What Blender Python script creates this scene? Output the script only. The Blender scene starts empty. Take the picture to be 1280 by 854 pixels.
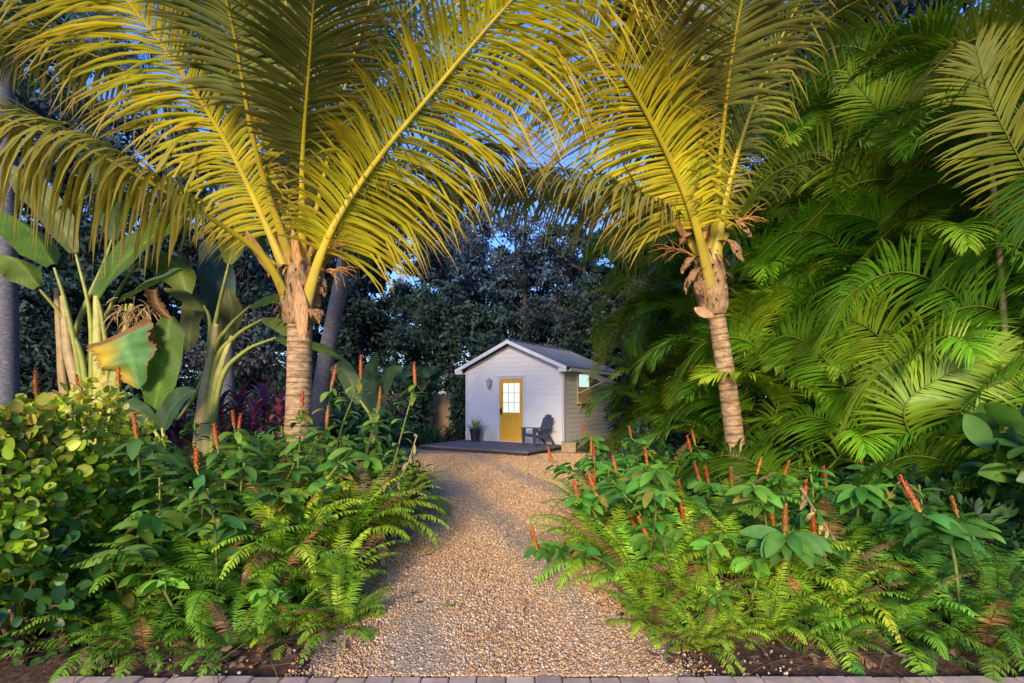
import bpy, math, random
import numpy as np
from mathutils import Vector, Matrix

R = random.Random(11)
NR = np.random.default_rng(7)
scene = bpy.context.scene
COL = scene.collection
F = 640.0          # focal length in photo pixels (18 mm on 36 mm)
HZ = 497.0         # horizon row of the photo
CH = 1.6           # camera height
Z = np.array([0.0, 0.0, 1.0])

def at(px, py, d):
    """photo pixel + real distance -> world point"""
    return np.array([(px - 640.0) / F * d, d, CH + (HZ - py) / F * d])

def nz(v):
    v = np.asarray(v, float)
    n = np.linalg.norm(v, axis=-1, keepdims=True)
    return v / np.maximum(n, 1e-9)

# ------------------------------------------------------------------ materials
def node_mat(name):
    m = bpy.data.materials.new(name)
    m.use_nodes = True
    nt = m.node_tree
    nt.nodes.clear()
    out = nt.nodes.new('ShaderNodeOutputMaterial')
    return m, nt, out

def N(nt, kind, **kw):
    n = nt.nodes.new(kind)
    for k, v in kw.items():
        if k.startswith('i_'):
            n.inputs[k[2:].replace('_', ' ')].default_value = v
        else:
            setattr(n, k, v)
    return n

def L(nt, a, ao, b, bi):
    nt.links.new(a.outputs[ao], b.inputs[bi])

def foliage(name, rough=0.45, trans=0.3, spec=0.5, noise=8.0, var=0.35, tcol=(1.0, 1.0, 0.5)):
    """leaf surface: colour attribute with mottling, part of the light passing through"""
    m, nt, out = node_mat(name)
    at_ = N(nt, 'ShaderNodeAttribute', attribute_name='Col')
    oi = N(nt, 'ShaderNodeObjectInfo')
    tc = N(nt, 'ShaderNodeTexCoord')
    no = N(nt, 'ShaderNodeTexNoise'); no.inputs['Scale'].default_value = noise; no.inputs['Detail'].default_value = 3
    L(nt, tc, 'Object', no, 'Vector')
    mr = N(nt, 'ShaderNodeMapRange')
    mr.inputs['From Min'].default_value = 0.3; mr.inputs['From Max'].default_value = 0.7
    mr.inputs['To Min'].default_value = 1 - var; mr.inputs['To Max'].default_value = 1 + var
    L(nt, no, 'Fac', mr, 'Value')
    mr2 = N(nt, 'ShaderNodeMapRange')
    mr2.inputs['To Min'].default_value = 0.8; mr2.inputs['To Max'].default_value = 1.2
    L(nt, oi, 'Random', mr2, 'Value')
    mu = N(nt, 'ShaderNodeMath', operation='MULTIPLY')
    L(nt, mr, 'Result', mu, 0); L(nt, mr2, 'Result', mu, 1)
    vm = N(nt, 'ShaderNodeVectorMath', operation='SCALE')
    L(nt, at_, 'Color', vm, 0); L(nt, mu, 'Value', vm, 'Scale')
    pr = N(nt, 'ShaderNodeBsdfPrincipled')
    pr.inputs['Roughness'].default_value = rough
    pr.inputs['Specular IOR Level'].default_value = spec
    L(nt, vm, 'Vector', pr, 'Base Color')
    tr = N(nt, 'ShaderNodeBsdfTranslucent')
    tm = N(nt, 'ShaderNodeVectorMath', operation='MULTIPLY')
    tm.inputs[1].default_value = tcol
    L(nt, vm, 'Vector', tm, 0); L(nt, tm, 'Vector', tr, 'Color')
    mx = N(nt, 'ShaderNodeMixShader'); mx.inputs['Fac'].default_value = trans
    L(nt, pr, 'BSDF', mx, 1); L(nt, tr, 'BSDF', mx, 2)
    L(nt, mx, 'Shader', out, 'Surface')
    return m

def rough_mat(name, c1, c2, scale=6.0, rough=0.8, bump=0.3, detail=6.0, stretch=(1, 1, 1), c3=None, attr=False, spec=0.3):
    """two or three tone mottled surface with bump"""
    m, nt, out = node_mat(name)
    tc = N(nt, 'ShaderNodeTexCoord')
    mp = N(nt, 'ShaderNodeMapping'); mp.inputs['Scale'].default_value = stretch
    L(nt, tc, 'Object', mp, 'Vector')
    no = N(nt, 'ShaderNodeTexNoise'); no.inputs['Scale'].default_value = scale; no.inputs['Detail'].default_value = detail
    no.inputs['Roughness'].default_value = 0.65
    L(nt, mp, 'Vector', no, 'Vector')
    cr = N(nt, 'ShaderNodeValToRGB')
    cr.color_ramp.elements[0].position = 0.32; cr.color_ramp.elements[0].color = (*c1, 1)
    cr.color_ramp.elements[1].position = 0.68; cr.color_ramp.elements[1].color = (*c2, 1)
    if c3:
        e = cr.color_ramp.elements.new(0.5); e.color = (*c3, 1)
    L(nt, no, 'Fac', cr, 'Fac')
    pr = N(nt, 'ShaderNodeBsdfPrincipled'); pr.inputs['Roughness'].default_value = rough
    pr.inputs['Specular IOR Level'].default_value = spec
    if attr:
        at_ = N(nt, 'ShaderNodeAttribute', attribute_name='Col')
        mm = N(nt, 'ShaderNodeMix', data_type='RGBA', blend_type='MULTIPLY'); mm.inputs[0].default_value = 1.0
        nt.links.new(cr.outputs['Color'], mm.inputs[6]); nt.links.new(at_.outputs['Color'], mm.inputs[7])
        nt.links.new(mm.outputs[2], pr.inputs['Base Color'])
    else:
        L(nt, cr, 'Color', pr, 'Base Color')
    if bump:
        b = N(nt, 'ShaderNodeBump'); b.inputs['Strength'].default_value = bump; b.inputs['Distance'].default_value = 0.02
        L(nt, no, 'Fac', b, 'Height'); L(nt, b, 'Normal', pr, 'Normal')
    L(nt, pr, 'BSDF', out, 'Surface')
    return m

def glow_mat(name, c1, c2, strength, scale=3.0):
    """lit room seen through a window pane: glass with uneven light behind"""
    m, nt, out = node_mat(name)
    tc = N(nt, 'ShaderNodeTexCoord')
    no = N(nt, 'ShaderNodeTexNoise'); no.inputs['Scale'].default_value = scale
    L(nt, tc, 'Object', no, 'Vector')
    cr = N(nt, 'ShaderNodeValToRGB')
    cr.color_ramp.elements[0].position = 0.35; cr.color_ramp.elements[0].color = (*c1, 1)
    cr.color_ramp.elements[1].position = 0.6; cr.color_ramp.elements[1].color = (*c2, 1)
    L(nt, no, 'Fac', cr, 'Fac')
    em = N(nt, 'ShaderNodeEmission'); em.inputs['Strength'].default_value = strength
    L(nt, cr, 'Color', em, 'Color')
    gl = N(nt, 'ShaderNodeBsdfGlossy'); gl.inputs['Roughness'].default_value = 0.05
    mx = N(nt, 'ShaderNodeMixShader'); mx.inputs['Fac'].default_value = 0.06
    L(nt, em, 'Emission', mx, 1); L(nt, gl, 'BSDF', mx, 2); L(nt, mx, 'Shader', out, 'Surface')
    return m

M = {}
M['coco'] = foliage('coconut_leaf', 0.42, 0.30, 0.45, 3.0, 0.15, (1, .9, .35))
M['palm'] = foliage('feather_palm_leaf', 0.42, 0.3, 0.38, 3.0, 0.2, (1, 1, .4))
M['leaf'] = foliage('soft_leaf', 0.48, 0.28, 0.28, 9.0, 0.25, (1, 1, .4))
M['fern'] = foliage('fern_leaf', 0.5, 0.3, 0.35, 6.0, 0.2, (1, 1, .4))
M['gloss'] = foliage('glossy_leaf', 0.38, 0.22, 0.4, 7.0, 0.25, (1, 1, .4))
M['paddle'] = foliage('paddle_leaf', 0.5, 0.35, 0.25, 4.0, 0.22, (1, 1, .4))
M['far'] = foliage('tree_leaf', 0.6, 0.15, 0.2, 0.5, 0.4, (.8, 1, .6))
M['spike'] = foliage('ginger_bract', 0.4, 0.12, 0.4, 30.0, 0.3, (1, .6, .4))
M['stem'] = foliage('green_stem', 0.5, 0.0, 0.3, 10.0, 0.2)
M['trunk'] = rough_mat('coconut_trunk', (.20, .11, .055), (.66, .46, .26), 8.0, 0.85, 1.0, 10, (1, 1, 2.6), (.44, .28, .15), attr=True)
M['greytrunk'] = rough_mat('grey_palm_trunk', (.11, .105, .125), (.27, .26, .31), 14.0, 0.9, 0.4, 8, (1, 1, 2.5), (.15, .145, .17))
M['bark'] = rough_mat('tree_bark', (.025, .022, .02), (.09, .075, .06), 8.0, 0.95, 0.5, 6, (1, 1, .3))
M['fibre'] = rough_mat('palm_fibre', (.22, .11, .045), (.60, .38, .2), 16.0, 0.9, 0.8, 8, (3, 3, .6), (.42, .25, .12), attr=True)
M['cane'] = rough_mat('areca_cane', (.10, .08, .04), (.24, .21, .10), 5.0, 0.6, 0.2, 4, (1, 1, 6))
M['mulch'] = rough_mat('mulch_ground', (.055, .03, .018), (.23, .125, .065), 22.0, 1.0, 0.9, 10, (1, 1, 1), (.12, .065, .036))
M['litter'] = rough_mat('dead_leaf', (.4, .4, .4), (1, 1, 1), 30.0, 0.95, 0.2, 3, attr=True)
M['siding'] = rough_mat('white_siding_paint', (.80, .78, .83), (.88, .86, .90), 1.6, 0.55, 0.03, 6, (1, 1, 5))  # white tinted lavender with the cool dusk light on the front
M['side_siding'] = rough_mat('lifted_siding_paint', (.84, .80, .77), (.90, .87, .84), 2.0, 0.6, 0.03, 6, (1, 1, 5))  # siding copy coloured warmer and lighter to offset shade on the side wall
M['trim'] = rough_mat('white_trim_paint', (.74, .74, .80), (.82, .82, .86), 3.0, 0.5, 0.02, 4)
def grime(m, z0, z1, amt):
    nt = m.node_tree
    pr = [n for n in nt.nodes if n.type == 'BSDF_PRINCIPLED'][0]
    src = pr.inputs['Base Color'].links[0].from_socket
    tc = N(nt, 'ShaderNodeTexCoord'); sx = N(nt, 'ShaderNodeSeparateXYZ'); L(nt, tc, 'Object', sx, 'Vector')
    mr = N(nt, 'ShaderNodeMapRange'); mr.inputs['From Min'].default_value = z0; mr.inputs['From Max'].default_value = z1
    mr.inputs['To Min'].default_value = 1; mr.inputs['To Max'].default_value = .12; L(nt, sx, 'Z', mr, 'Value')
    mp = N(nt, 'ShaderNodeMapping'); mp.inputs['Scale'].default_value = (9, 9, 1.2); L(nt, tc, 'Object', mp, 'Vector')
    no = N(nt, 'ShaderNodeTexNoise'); no.inputs['Scale'].default_value = 1.4; no.inputs['Detail'].default_value = 8; L(nt, mp, 'Vector', no, 'Vector')
    mu = N(nt, 'ShaderNodeMath', operation='MULTIPLY'); L(nt, mr, 'Result', mu, 0); L(nt, no, 'Fac', mu, 1)
    m2 = N(nt, 'ShaderNodeMath', operation='MULTIPLY'); L(nt, mu, 'Value', m2, 0); m2.inputs[1].default_value = amt
    mx = N(nt, 'ShaderNodeMix', data_type='RGBA'); L(nt, m2, 'Value', mx, 0)
    nt.links.new(src, mx.inputs[6]); mx.inputs[7].default_value = (.34, .29, .24, 1)
    nt.links.new(mx.outputs[2], pr.inputs['Base Color'])
grime(M['siding'], .15, .75, .75); grime(M['side_siding'], .05, .8, .9)
M['roof'] = rough_mat('roof_metal', (.13, .16, .22), (.23, .27, .36), 1.5, 0.45, 0.05, 6, (1, 4, 1))
M['doorwood'] = rough_mat('stained_door_wood', (.88, .42, .035), (.96, .56, .08), 6.0, 0.45, 0.12, 8, (8, 8, .6), (.93, .49, .05))
M['black'] = rough_mat('black_metal', (.012, .012, .013), (.03, .03, .03), 30, 0.4, 0.05)
M['deck'] = rough_mat('grey_deck_boards', (.10, .10, .125), (.20, .20, .245), 4.0, 0.75, 0.3, 8, (1, 10, 1), (.15, .15, .18))
M['deckside'] = rough_mat('dark_deck_skirt', (.035, .024, .022), (.08, .055, .05), 5.0, 0.8, 0.3, 6, (1, 1, 6))
M['chair'] = rough_mat('grey_resin', (.07, .08, .115), (.09, .10, .14), 12, 0.5, 0.03)
M['pot'] = rough_mat('dark_planter_resin', (.022, .022, .03), (.045, .045, .055), 9, 0.5, 0.08)
M['soil'] = rough_mat('potting_soil', (.015, .01, .008), (.05, .035, .025), 40, 1.0, 0.6)
M['fence'] = rough_mat('tan_fence_wood', (.26, .17, .09), (.42, .29, .16), 5, 0.85, 0.3, 7, (5, 5, .5))
M['lantern'] = rough_mat('pale_lantern_metal', (.34, .34, .36), (.58, .58, .6), 20, 0.45, 0.2)
M['frost'] = rough_mat('frosted_glass', (.5, .52, .54), (.62, .64, .66), 8, 0.15, 0.0)
M['rawwood'] = rough_mat('raw_pale_wood', (.50, .38, .20), (.66, .52, .30), 7, 0.7, 0.15, 6, (6, 1, 6))
M['tancrate'] = rough_mat('sandstone', (.26, .19, .11), (.42, .32, .19), 9, 0.85, 0.4)
M['paver'] = rough_mat('clay_paver', (.50, .35, .23), (.78, .58, .41), 7, 0.95, 0.35, 8, (1, 1, 1), (.64, .46, .32), attr=True)
M['hose'] = rough_mat('black_pipe_plastic', (.012, .011, .011), (.03, .027, .025), 20, 0.5, 0.1)
M['lit_door'] = glow_mat('lit_door_pane', (1.0, .93, .74), (.86, 1.0, .90), 1.25)
M['lit_window'] = glow_mat('lit_window_pane', (.62, 1.0, .92), (.80, 1.0, .95), 1.0)

# gravel bed: stones as voronoi cells
def gravel_mat():
    m, nt, out = node_mat('gravel_bed')
    tc = N(nt, 'ShaderNodeTexCoord')
    vo = N(nt, 'ShaderNodeTexVoronoi'); vo.inputs['Scale'].default_value = 62
    L(nt, tc, 'Object', vo, 'Vector')
    sp = N(nt, 'ShaderNodeSeparateColor'); L(nt, vo, 'Color', sp, 'Color')
    cr = N(nt, 'ShaderNodeValToRGB')
    cols = [(0, (.36, .22, .11)), (.25, (.52, .35, .18)), (.5, (.62, .45, .26)), (.75, (.70, .54, .36)), (1, (.80, .68, .52))]
    cr.color_ramp.elements[0].color = (*cols[0][1], 1); cr.color_ramp.elements[1].color = (*cols[-1][1], 1)
    for p, c in cols[1:-1]:
        e = cr.color_ramp.elements.new(p); e.color = (*c, 1)
    L(nt, sp, 'Red', cr, 'Fac')
    no = N(nt, 'ShaderNodeTexNoise'); no.inputs['Scale'].default_value = 1.3; no.inputs['Detail'].default_value = 4
    L(nt, tc, 'Object', no, 'Vector')
    mr = N(nt, 'ShaderNodeMapRange'); mr.inputs['To Min'].default_value = .85; mr.inputs['To Max'].default_value = 1.15
    L(nt, no, 'Fac', mr, 'Value')
    ed = N(nt, 'ShaderNodeMapRange'); ed.inputs['From Max'].default_value = .6; ed.inputs['To Min'].default_value = 1.35; ed.inputs['To Max'].default_value = .75
    L(nt, vo, 'Distance', ed, 'Value')
    mu = N(nt, 'ShaderNodeMath', operation='MULTIPLY'); L(nt, mr, 'Result', mu, 0); L(nt, ed, 'Result', mu, 1)
    vm = N(nt, 'ShaderNodeVectorMath', operation='SCALE'); L(nt, cr, 'Color', vm, 0); L(nt, mu, 'Value', vm, 'Scale')
    pr = N(nt, 'ShaderNodeBsdfPrincipled'); pr.inputs['Roughness'].default_value = .7
    L(nt, vm, 'Vector', pr, 'Base Color')
    b = N(nt, 'ShaderNodeBump', invert=True); b.inputs['Strength'].default_value = .9; b.inputs['Distance'].default_value = .012
    L(nt, vo, 'Distance', b, 'Height'); L(nt, b, 'Normal', pr, 'Normal')
    L(nt, pr, 'BSDF', out, 'Surface')
    return m
M['gravel'] = gravel_mat()
M['stone'] = rough_mat('pebble', (.75, .75, .75), (1.1, 1.1, 1.1), 60, 0.6, 0.1, 3, attr=True, spec=.4)

# ------------------------------------------------------------------ mesh builder
class MB:
    def __init__(s):
        s.V, s.Fq, s.Ft, s.C, s.n = [], [], [], [], 0
    def add(s, v, quads=None, tris=None, col=(1, 1, 1)):
        v = np.asarray(v, float).reshape(-1, 3)
        c = np.asarray(col, float)
        if c.ndim == 1:
            c = np.tile(c, (len(v), 1))
        s.V.append(v); s.C.append(c.reshape(-1, 3))
        if quads is not None and len(quads):
            s.Fq.append(np.asarray(quads, int).reshape(-1, 4) + s.n)
        if tris is not None and len(tris):
            s.Ft.append(np.asarray(tris, int).reshape(-1, 3) + s.n)
        s.n += len(v)
        return s
    def mesh(s, name, mat, loc=None, smooth=True):
        v = np.concatenate(s.V) if s.V else np.zeros((0, 3))
        c = np.concatenate(s.C) if s.C else np.zeros((0, 3))
        if loc is not None:
            v = v - np.asarray(loc, float)
        q = np.concatenate(s.Fq) if s.Fq else np.zeros((0, 4), int)
        t = np.concatenate(s.Ft) if s.Ft else np.zeros((0, 3), int)
        me = bpy.data.meshes.new(name)
        me.vertices.add(len(v)); me.vertices.foreach_set('co', v.astype(np.float32).ravel())
        li = np.concatenate([q.ravel(), t.ravel()]).astype(np.int32)
        me.loops.add(len(li)); me.loops.foreach_set('vertex_index', li)
        st = np.concatenate([np.arange(len(q)) * 4, len(q) * 4 + np.arange(len(t)) * 3]).astype(np.int32)
        me.polygons.add(len(st)); me.polygons.foreach_set('loop_start', st)
        me.update(calc_edges=True)
        me.polygons.foreach_set('use_smooth', np.full(len(st), smooth))
        a = me.color_attributes.new('Col', 'FLOAT_COLOR', 'POINT')
        a.data.foreach_set('color', np.concatenate([c, np.ones((len(c), 1))], 1).astype(np.float32).ravel())
        me.materials.append(M[mat] if isinstance(mat, str) else mat)
        me.validate()
        return me
    def build(s, name, mat, parent=None, loc=None, smooth=True):
        """one object; vertices are world points minus loc (or local points when loc is None)"""
        if loc is None and parent is not None and parent.get('_w'):
            loc = np.array(parent.location)
            pp = parent.parent
            while pp is not None:
                loc = loc + np.array(pp.location); pp = pp.parent
        o = bpy.data.objects.new(name, s.mesh(name, mat, loc, smooth))
        COL.objects.link(o)
        if parent is not None:
            o.parent = parent
            if parent.get('_w'):
                o['_w'] = 1
        elif loc is not None:
            o.location = loc; o['_w'] = 1
        return o

def tag(o, label=None, cat=None, group=None, kind=None):
    if label: o['label'] = label
    if cat: o['category'] = cat
    if group: o['group'] = group
    if kind: o['kind'] = kind
    return o

def thing(name, label, cat, loc, rotz=0.0, group=None, world=True):
    o = bpy.data.objects.new(name, None); COL.objects.link(o)
    o.empty_display_size = .1
    o.location = loc; o.rotation_euler = (0, 0, rotz)
    if world: o['_w'] = 1
    return tag(o, label, cat, group)

# ------------------------------------------------------------------ shape helpers
def box(mb, a, b, col=(1, 1, 1)):
    (x0, y0, z0), (x1, y1, z1) = a, b
    v = [(x0, y0, z0), (x1, y0, z0), (x1, y1, z0), (x0, y1, z0), (x0, y0, z1), (x1, y0, z1), (x1, y1, z1), (x0, y1, z1)]
    mb.add(v, [(3, 2, 1, 0), (4, 5, 6, 7), (0, 1, 5, 4), (1, 2, 6, 5), (2, 3, 7, 6), (3, 0, 4, 7)], col=col)

def bar(mb, p, q, w, h, up=(0, 0, 1), col=(1, 1, 1)):
    p, q = np.array(p, float), np.array(q, float)
    t = nz(q - p); s = nz(np.cross(t, up)); u = np.cross(s, t)
    v = []
    for c in (p, q):
        for a, b in ((-1, -1), (1, -1), (1, 1), (-1, 1)):
            v.append(c + s * a * w / 2 + u * b * h / 2)
    mb.add(v, [(3, 2, 1, 0), (4, 5, 6, 7), (0, 1, 5, 4), (1, 2, 6, 5), (2, 3, 7, 6), (3, 0, 4, 7)], col=col)

def catmull(pts, n):
    p = np.asarray(pts, float)
    if len(p) == 2:
        return p[0] + (p[1] - p[0]) * np.linspace(0, 1, n)[:, None]
    e = np.vstack([2 * p[0] - p[1], p, 2 * p[-1] - p[-2]])
    ts = np.linspace(0, len(p) - 1, n)
    out = []
    for t in ts:
        i = min(int(t), len(p) - 2); f = t - i
        a, b, c, d = e[i:i + 4]
        out.append(.5 * ((2 * b) + (c - a) * f + (2 * a - 5 * b + 4 * c - d) * f * f + (3 * b - a - 3 * c + d) * f ** 3))
    return np.array(out)

def tube(mb, path, rad, sides=8, col=(1, 1, 1), flat=1.0, cap=True):
    P = np.asarray(path, float); n = len(P)
    rad = np.broadcast_to(np.asarray(rad, float), (n,))
    T = nz(np.gradient(P, axis=0))
    ref = np.array([0., 1., 0.]) if abs(T[0][1]) < .8 else np.array([1., 0., 0.])
    S = nz(np.cross(T, ref)); U = np.cross(S, T)
    a = np.linspace(0, 2 * math.pi, sides, endpoint=False)
    V = P[:, None] + rad[:, None, None] * (S[:, None] * np.cos(a)[None, :, None] + flat * U[:, None] * np.sin(a)[None, :, None])
    i = np.arange(n - 1)[:, None] * sides; j = np.arange(sides)[None, :]; k = (j + 1) % sides
    q = np.stack([i + j, i + k, i + sides + k, i + sides + j], -1).reshape(-1, 4)
    c = np.asarray(col, float)
    if c.ndim == 2:
        c = np.repeat(c, sides, 0)
    mb.add(V.reshape(-1, 3), q, col=c)
    if cap:
        cc = c if c.ndim == 1 else c[-1]
        mb.add(np.vstack([V[-1], P[-1][None]]), None, [(x, (x + 1) % sides, sides) for x in range(sides)], col=cc)

PROF = {
    'lance': lambda t: np.clip(np.minimum(1, .45 + 2.8 * t), 0, 1) * np.clip((1 - t) * 2.2, 0, 1) ** .8,
    'strap': lambda t: min(1, .6 + 2 * t) * min(1, (1 - t) * 3.0),
    'ell': lambda t: max(.04, math.sin(math.pi * (t * .94 + .04)) ** .75),
    'round': lambda t: max(.05, math.sin(math.pi * (.05 + .93 * t ** .8)) ** .55),
    'pinna': lambda t: (1, .95, .55, .0)[min(3, int(round(t * 3)))],
    'dia': lambda t: (.25, 1, .05)[min(2, int(round(t * 2)))],
    'paddle': lambda t: min(1, .30 + 3.2 * t) * min(1, (1 - t) * 2.6 + .0) ** .7,
}

def blades(mb, P, D, Nn, Ln, W, S=4, prof='lance', droop=0.0, fold=0.25, col=(0.1, 0.2, 0.05), tip=None, tpow=2.0, kink=None, gravity=True, jit=None):
    P = np.array(P, float); D = nz(D); Nn = np.array(Nn, float)
    n = len(P)
    Ln = np.broadcast_to(np.asarray(Ln, float), (n,)); W = np.broadcast_to(np.asarray(W, float), (n,))
    droop = np.broadcast_to(np.asarray(droop, float), (n,))
    col = np.broadcast_to(np.asarray(col, float), (n, 3))
    tip = col if tip is None else np.broadcast_to(np.asarray(tip, float), (n, 3))
    pf = PROF[prof]
    ns = 3 if fold is not None else 2
    V = np.zeros((n, S + 1, ns, 3)); C = np.zeros((n, S + 1, ns, 3))
    kk = None
    if kink is not None:
        kk = NR.integers(int(S * .45), max(S - 1, int(S * .45) + 1), n); kamt = NR.random(n) < kink
    for k in range(S + 1):
        t = k / S
        Nn = nz(Nn - (Nn * D).sum(1, keepdims=True) * D)
        side = np.cross(D, Nn)
        w = (W * pf(t) / 2)[:, None]
        c = col + (tip - col) * (t ** tpow)
        if ns == 3:
            V[:, k, 0] = P + side * w + Nn * w * fold
            V[:, k, 1] = P
            V[:, k, 2] = P - side * w + Nn * w * fold
            C[:, k, 0] = c; C[:, k, 1] = c * 1.12; C[:, k, 2] = c
        else:
            V[:, k, 0] = P + side * w; V[:, k, 1] = P - side * w
            C[:, k, 0] = c; C[:, k, 1] = c
        P = P + D * (Ln / S)[:, None]
        g = droop[:, None] * (1.0 / S) * 2.0
        if kk is not None:
            hit = (kk == k) & kamt
            g = g + np.where(hit, .9, 0)[:, None]
        if gravity:
            D = nz(D - g * Z)
        else:
            D = nz(D - g * Nn)
    base = (np.arange(n) * (S + 1) * ns)[:, None, None]
    kq = (np.arange(S) * ns)[None, :, None]
    js = np.arange(ns - 1)[None, None, :]
    a = base + kq + js
    q = np.stack([a, a + 1, a + ns + 1, a + ns], -1).reshape(-1, 4)
    mb.add(V.reshape(-1, 3), q, col=C.reshape(-1, 3))

def interp(P, t):
    x = t * (len(P) - 1); i = np.minimum(x.astype(int), len(P) - 2); f = (x - i)[:, None]
    return P[i] * (1 - f) + P[i + 1] * f

def frond_geo(ctrl, n=70, lmax=.85, w=.045, droop=.5, t0=.14, roll=0.0, a0=75, a1=28, vee=0.1, S=6, kink=None, fold=.3,
              col=(.3, .24, .03), tip=None, colvar=.15, r0=.035, r1=.005, rcol=(.55, .42, .05), outward=None, rs=6, lpeak=.35, grav=True, flare=0.0, sf=(1.0, 1.0), brown=0.0):
    """a feather palm frond: returns (leaflets MB, midrib MB)"""
    path = catmull(ctrl, 30)
    T = nz(np.gradient(path, axis=0))
    a = path[-1] - path[0] if outward is None else np.array(outward, float)
    a = np.array([a[0], a[1], 0.0]); a = nz(a)
    ca = (T * a).sum(1); cz = T[:, 2]
    Nr = nz(-cz[:, None] * a + ca[:, None] * Z + 1e-4 * Z)
    Nr = nz(Nr - (Nr * T).sum(1, keepdims=True) * T)
    Sd = np.cross(T, Nr)
    cr, sr = math.cos(roll), math.sin(roll)
    N2 = Nr * cr + Sd * sr; S2 = Sd * cr - Nr * sr
    rib = MB()
    tt = np.linspace(0, 1, 30)
    rr = r1 + (r0 - r1) * (1 - tt) ** 1.3 + flare * np.exp(-tt * 11)
    rc = np.array(rcol)[None] * (1 - .35 * tt[:, None])
    if flare: rc = rc + (np.array([.62, .44, .16]) - rc) * np.exp(-tt * 14)[:, None] * .7
    tube(rib, path, rr, rs + (4 if flare else 0), col=rc, flat=.6 if flare else .8)
    lf = MB()
    ts = t0 + (1 - t0) * (np.arange(n) + .5) / n
    for sg in (1, -1):
        t = np.clip(ts + NR.normal(0, .25 / n, n), 0, .999)
        p = interp(path, t); Tn = nz(interp(T, t)); Nn = nz(interp(N2, t)); Sn = nz(interp(S2, t)) * sg
        al = np.radians(a0 + (a1 - a0) * ((t - t0) / (1 - t0)) ** 1.1 + NR.normal(0, 4, n))[:, None]
        ve = vee + NR.normal(0, .06, n)[:, None]
        D = np.cos(al) * Tn + np.sin(al) * (Sn * np.cos(ve) + Nn * np.sin(ve))
        u = (t - t0) / (1 - t0)
        le = lmax * np.where(u < lpeak, .55 + .45 * (u / lpeak) ** .7, 1 - .72 * ((u - lpeak) / (1 - lpeak)) ** 1.6) * (1 + NR.normal(0, .06, n)) * sf[0 if sg > 0 else 1]
        if brown: le = le * np.where(NR.random(n) < .06, NR.uniform(.35, .8, n), 1)
        cv = np.array(col)[None] * (1 + NR.normal(0, colvar, (n, 1))) * (1 + NR.normal(0, .05, (n, 3)))
        tc = cv * .9 if tip is None else np.array(tip)[None] * (1 + NR.normal(0, .15, (n, 1)))
        if brown:
            gl = NR.random((n, 1)); cv = cv * np.array([1.0, 1.0, 1.0]) + (np.array([.72, .96, 1.1]) * cv - cv) * gl * .8
            db = NR.random(n) < brown; tc = np.where(db[:, None], np.array([.30, .17, .06]), tc)
        blades(lf, p, D, Nn, le, w * (1 - .4 * u), S, 'lance', droop * (1 + NR.normal(0, .25, n)), fold, np.clip(cv, .003, 1), np.clip(tc, .003, 1), 3.0, kink, grav)
    return lf, rib

# ------------------------------------------------------------------ camera, sun, sky
cam = bpy.data.cameras.new('camera'); cam.sensor_width = 36; cam.lens = 18
cam.shift_y = (HZ - 427) / 1280.0
cam.clip_end = 2000; cam.clip_start = .05
co = bpy.data.objects.new('camera', cam); COL.objects.link(co)
co.location = (0, 0, CH); co.rotation_euler = (math.radians(90), 0, 0)
scene.camera = co

SUN_EL, SUN_AZ = math.radians(17.5), math.radians(-168)     # low, behind the camera and to its left
sd = Vector((math.sin(SUN_AZ) * math.cos(SUN_EL), math.cos(SUN_AZ) * math.cos(SUN_EL), math.sin(SUN_EL)))
sl = bpy.data.lights.new('sun', 'SUN'); sl.energy = 5.0; sl.angle = math.radians(16); sl.color = (1.0, .80, .50)
so = bpy.data.objects.new('sun', sl); COL.objects.link(so); so.location = (-10, -20, 12)
so.rotation_euler = sd.to_track_quat('Z', 'Y').to_euler()

w = bpy.data.worlds.new("World"); scene.world = w; w.use_nodes = True
nt = w.node_tree; bg = nt.nodes['Background']
sk = nt.nodes.new('ShaderNodeTexSky'); sk.sky_type = 'NISHITA'; sk.sun_disc = False
sk.sun_elevation = SUN_EL; sk.sun_rotation = SUN_AZ; sk.air_density = 1.6; sk.ozone_density = 4.0; sk.dust_density = .4
mx = nt.nodes.new('ShaderNodeMix'); mx.data_type = 'RGBA'; mx.blend_type = 'MULTIPLY'; mx.inputs[0].default_value = 1
mx.inputs[7].default_value = (.85, 1.22, 2.35, 1)
nt.links.new(sk.outputs['Color'], mx.inputs[6]); nt.links.new(mx.outputs[2], bg.inputs['Color'])
bg.inputs['Strength'].default_value = .15

scene.view_settings.view_transform = 'Standard'
scene.view_settings.look = 'None'
scene.view_settings.exposure = 0
scene.render.engine = 'CYCLES'
scene.cycles.use_denoising = True
scene.cycles.max_bounces = 6
scene.cycles.diffuse_bounces = 3
scene.cycles.transmission_bounces = 4
scene.cycles.transparent_max_bounces = 4
scene.cycles.sample_clamp_indirect = 4

# ------------------------------------------------------------------ ground, path
def left_edge(y):
    return np.interp(y, [2.9, 3.6, 5, 7, 9, 11, 13, 16.5], [-1.05, -1.12, -1.2, -1.28, -1.6, -2.2, -3.0, -3.6])
def right_edge(y):
    return np.interp(y, [2.9, 3.6, 5, 7, 9, 11, 13, 16.5], [.95, .88, .80, .95, 1.35, 1.75, 2.1, 2.3])

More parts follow.
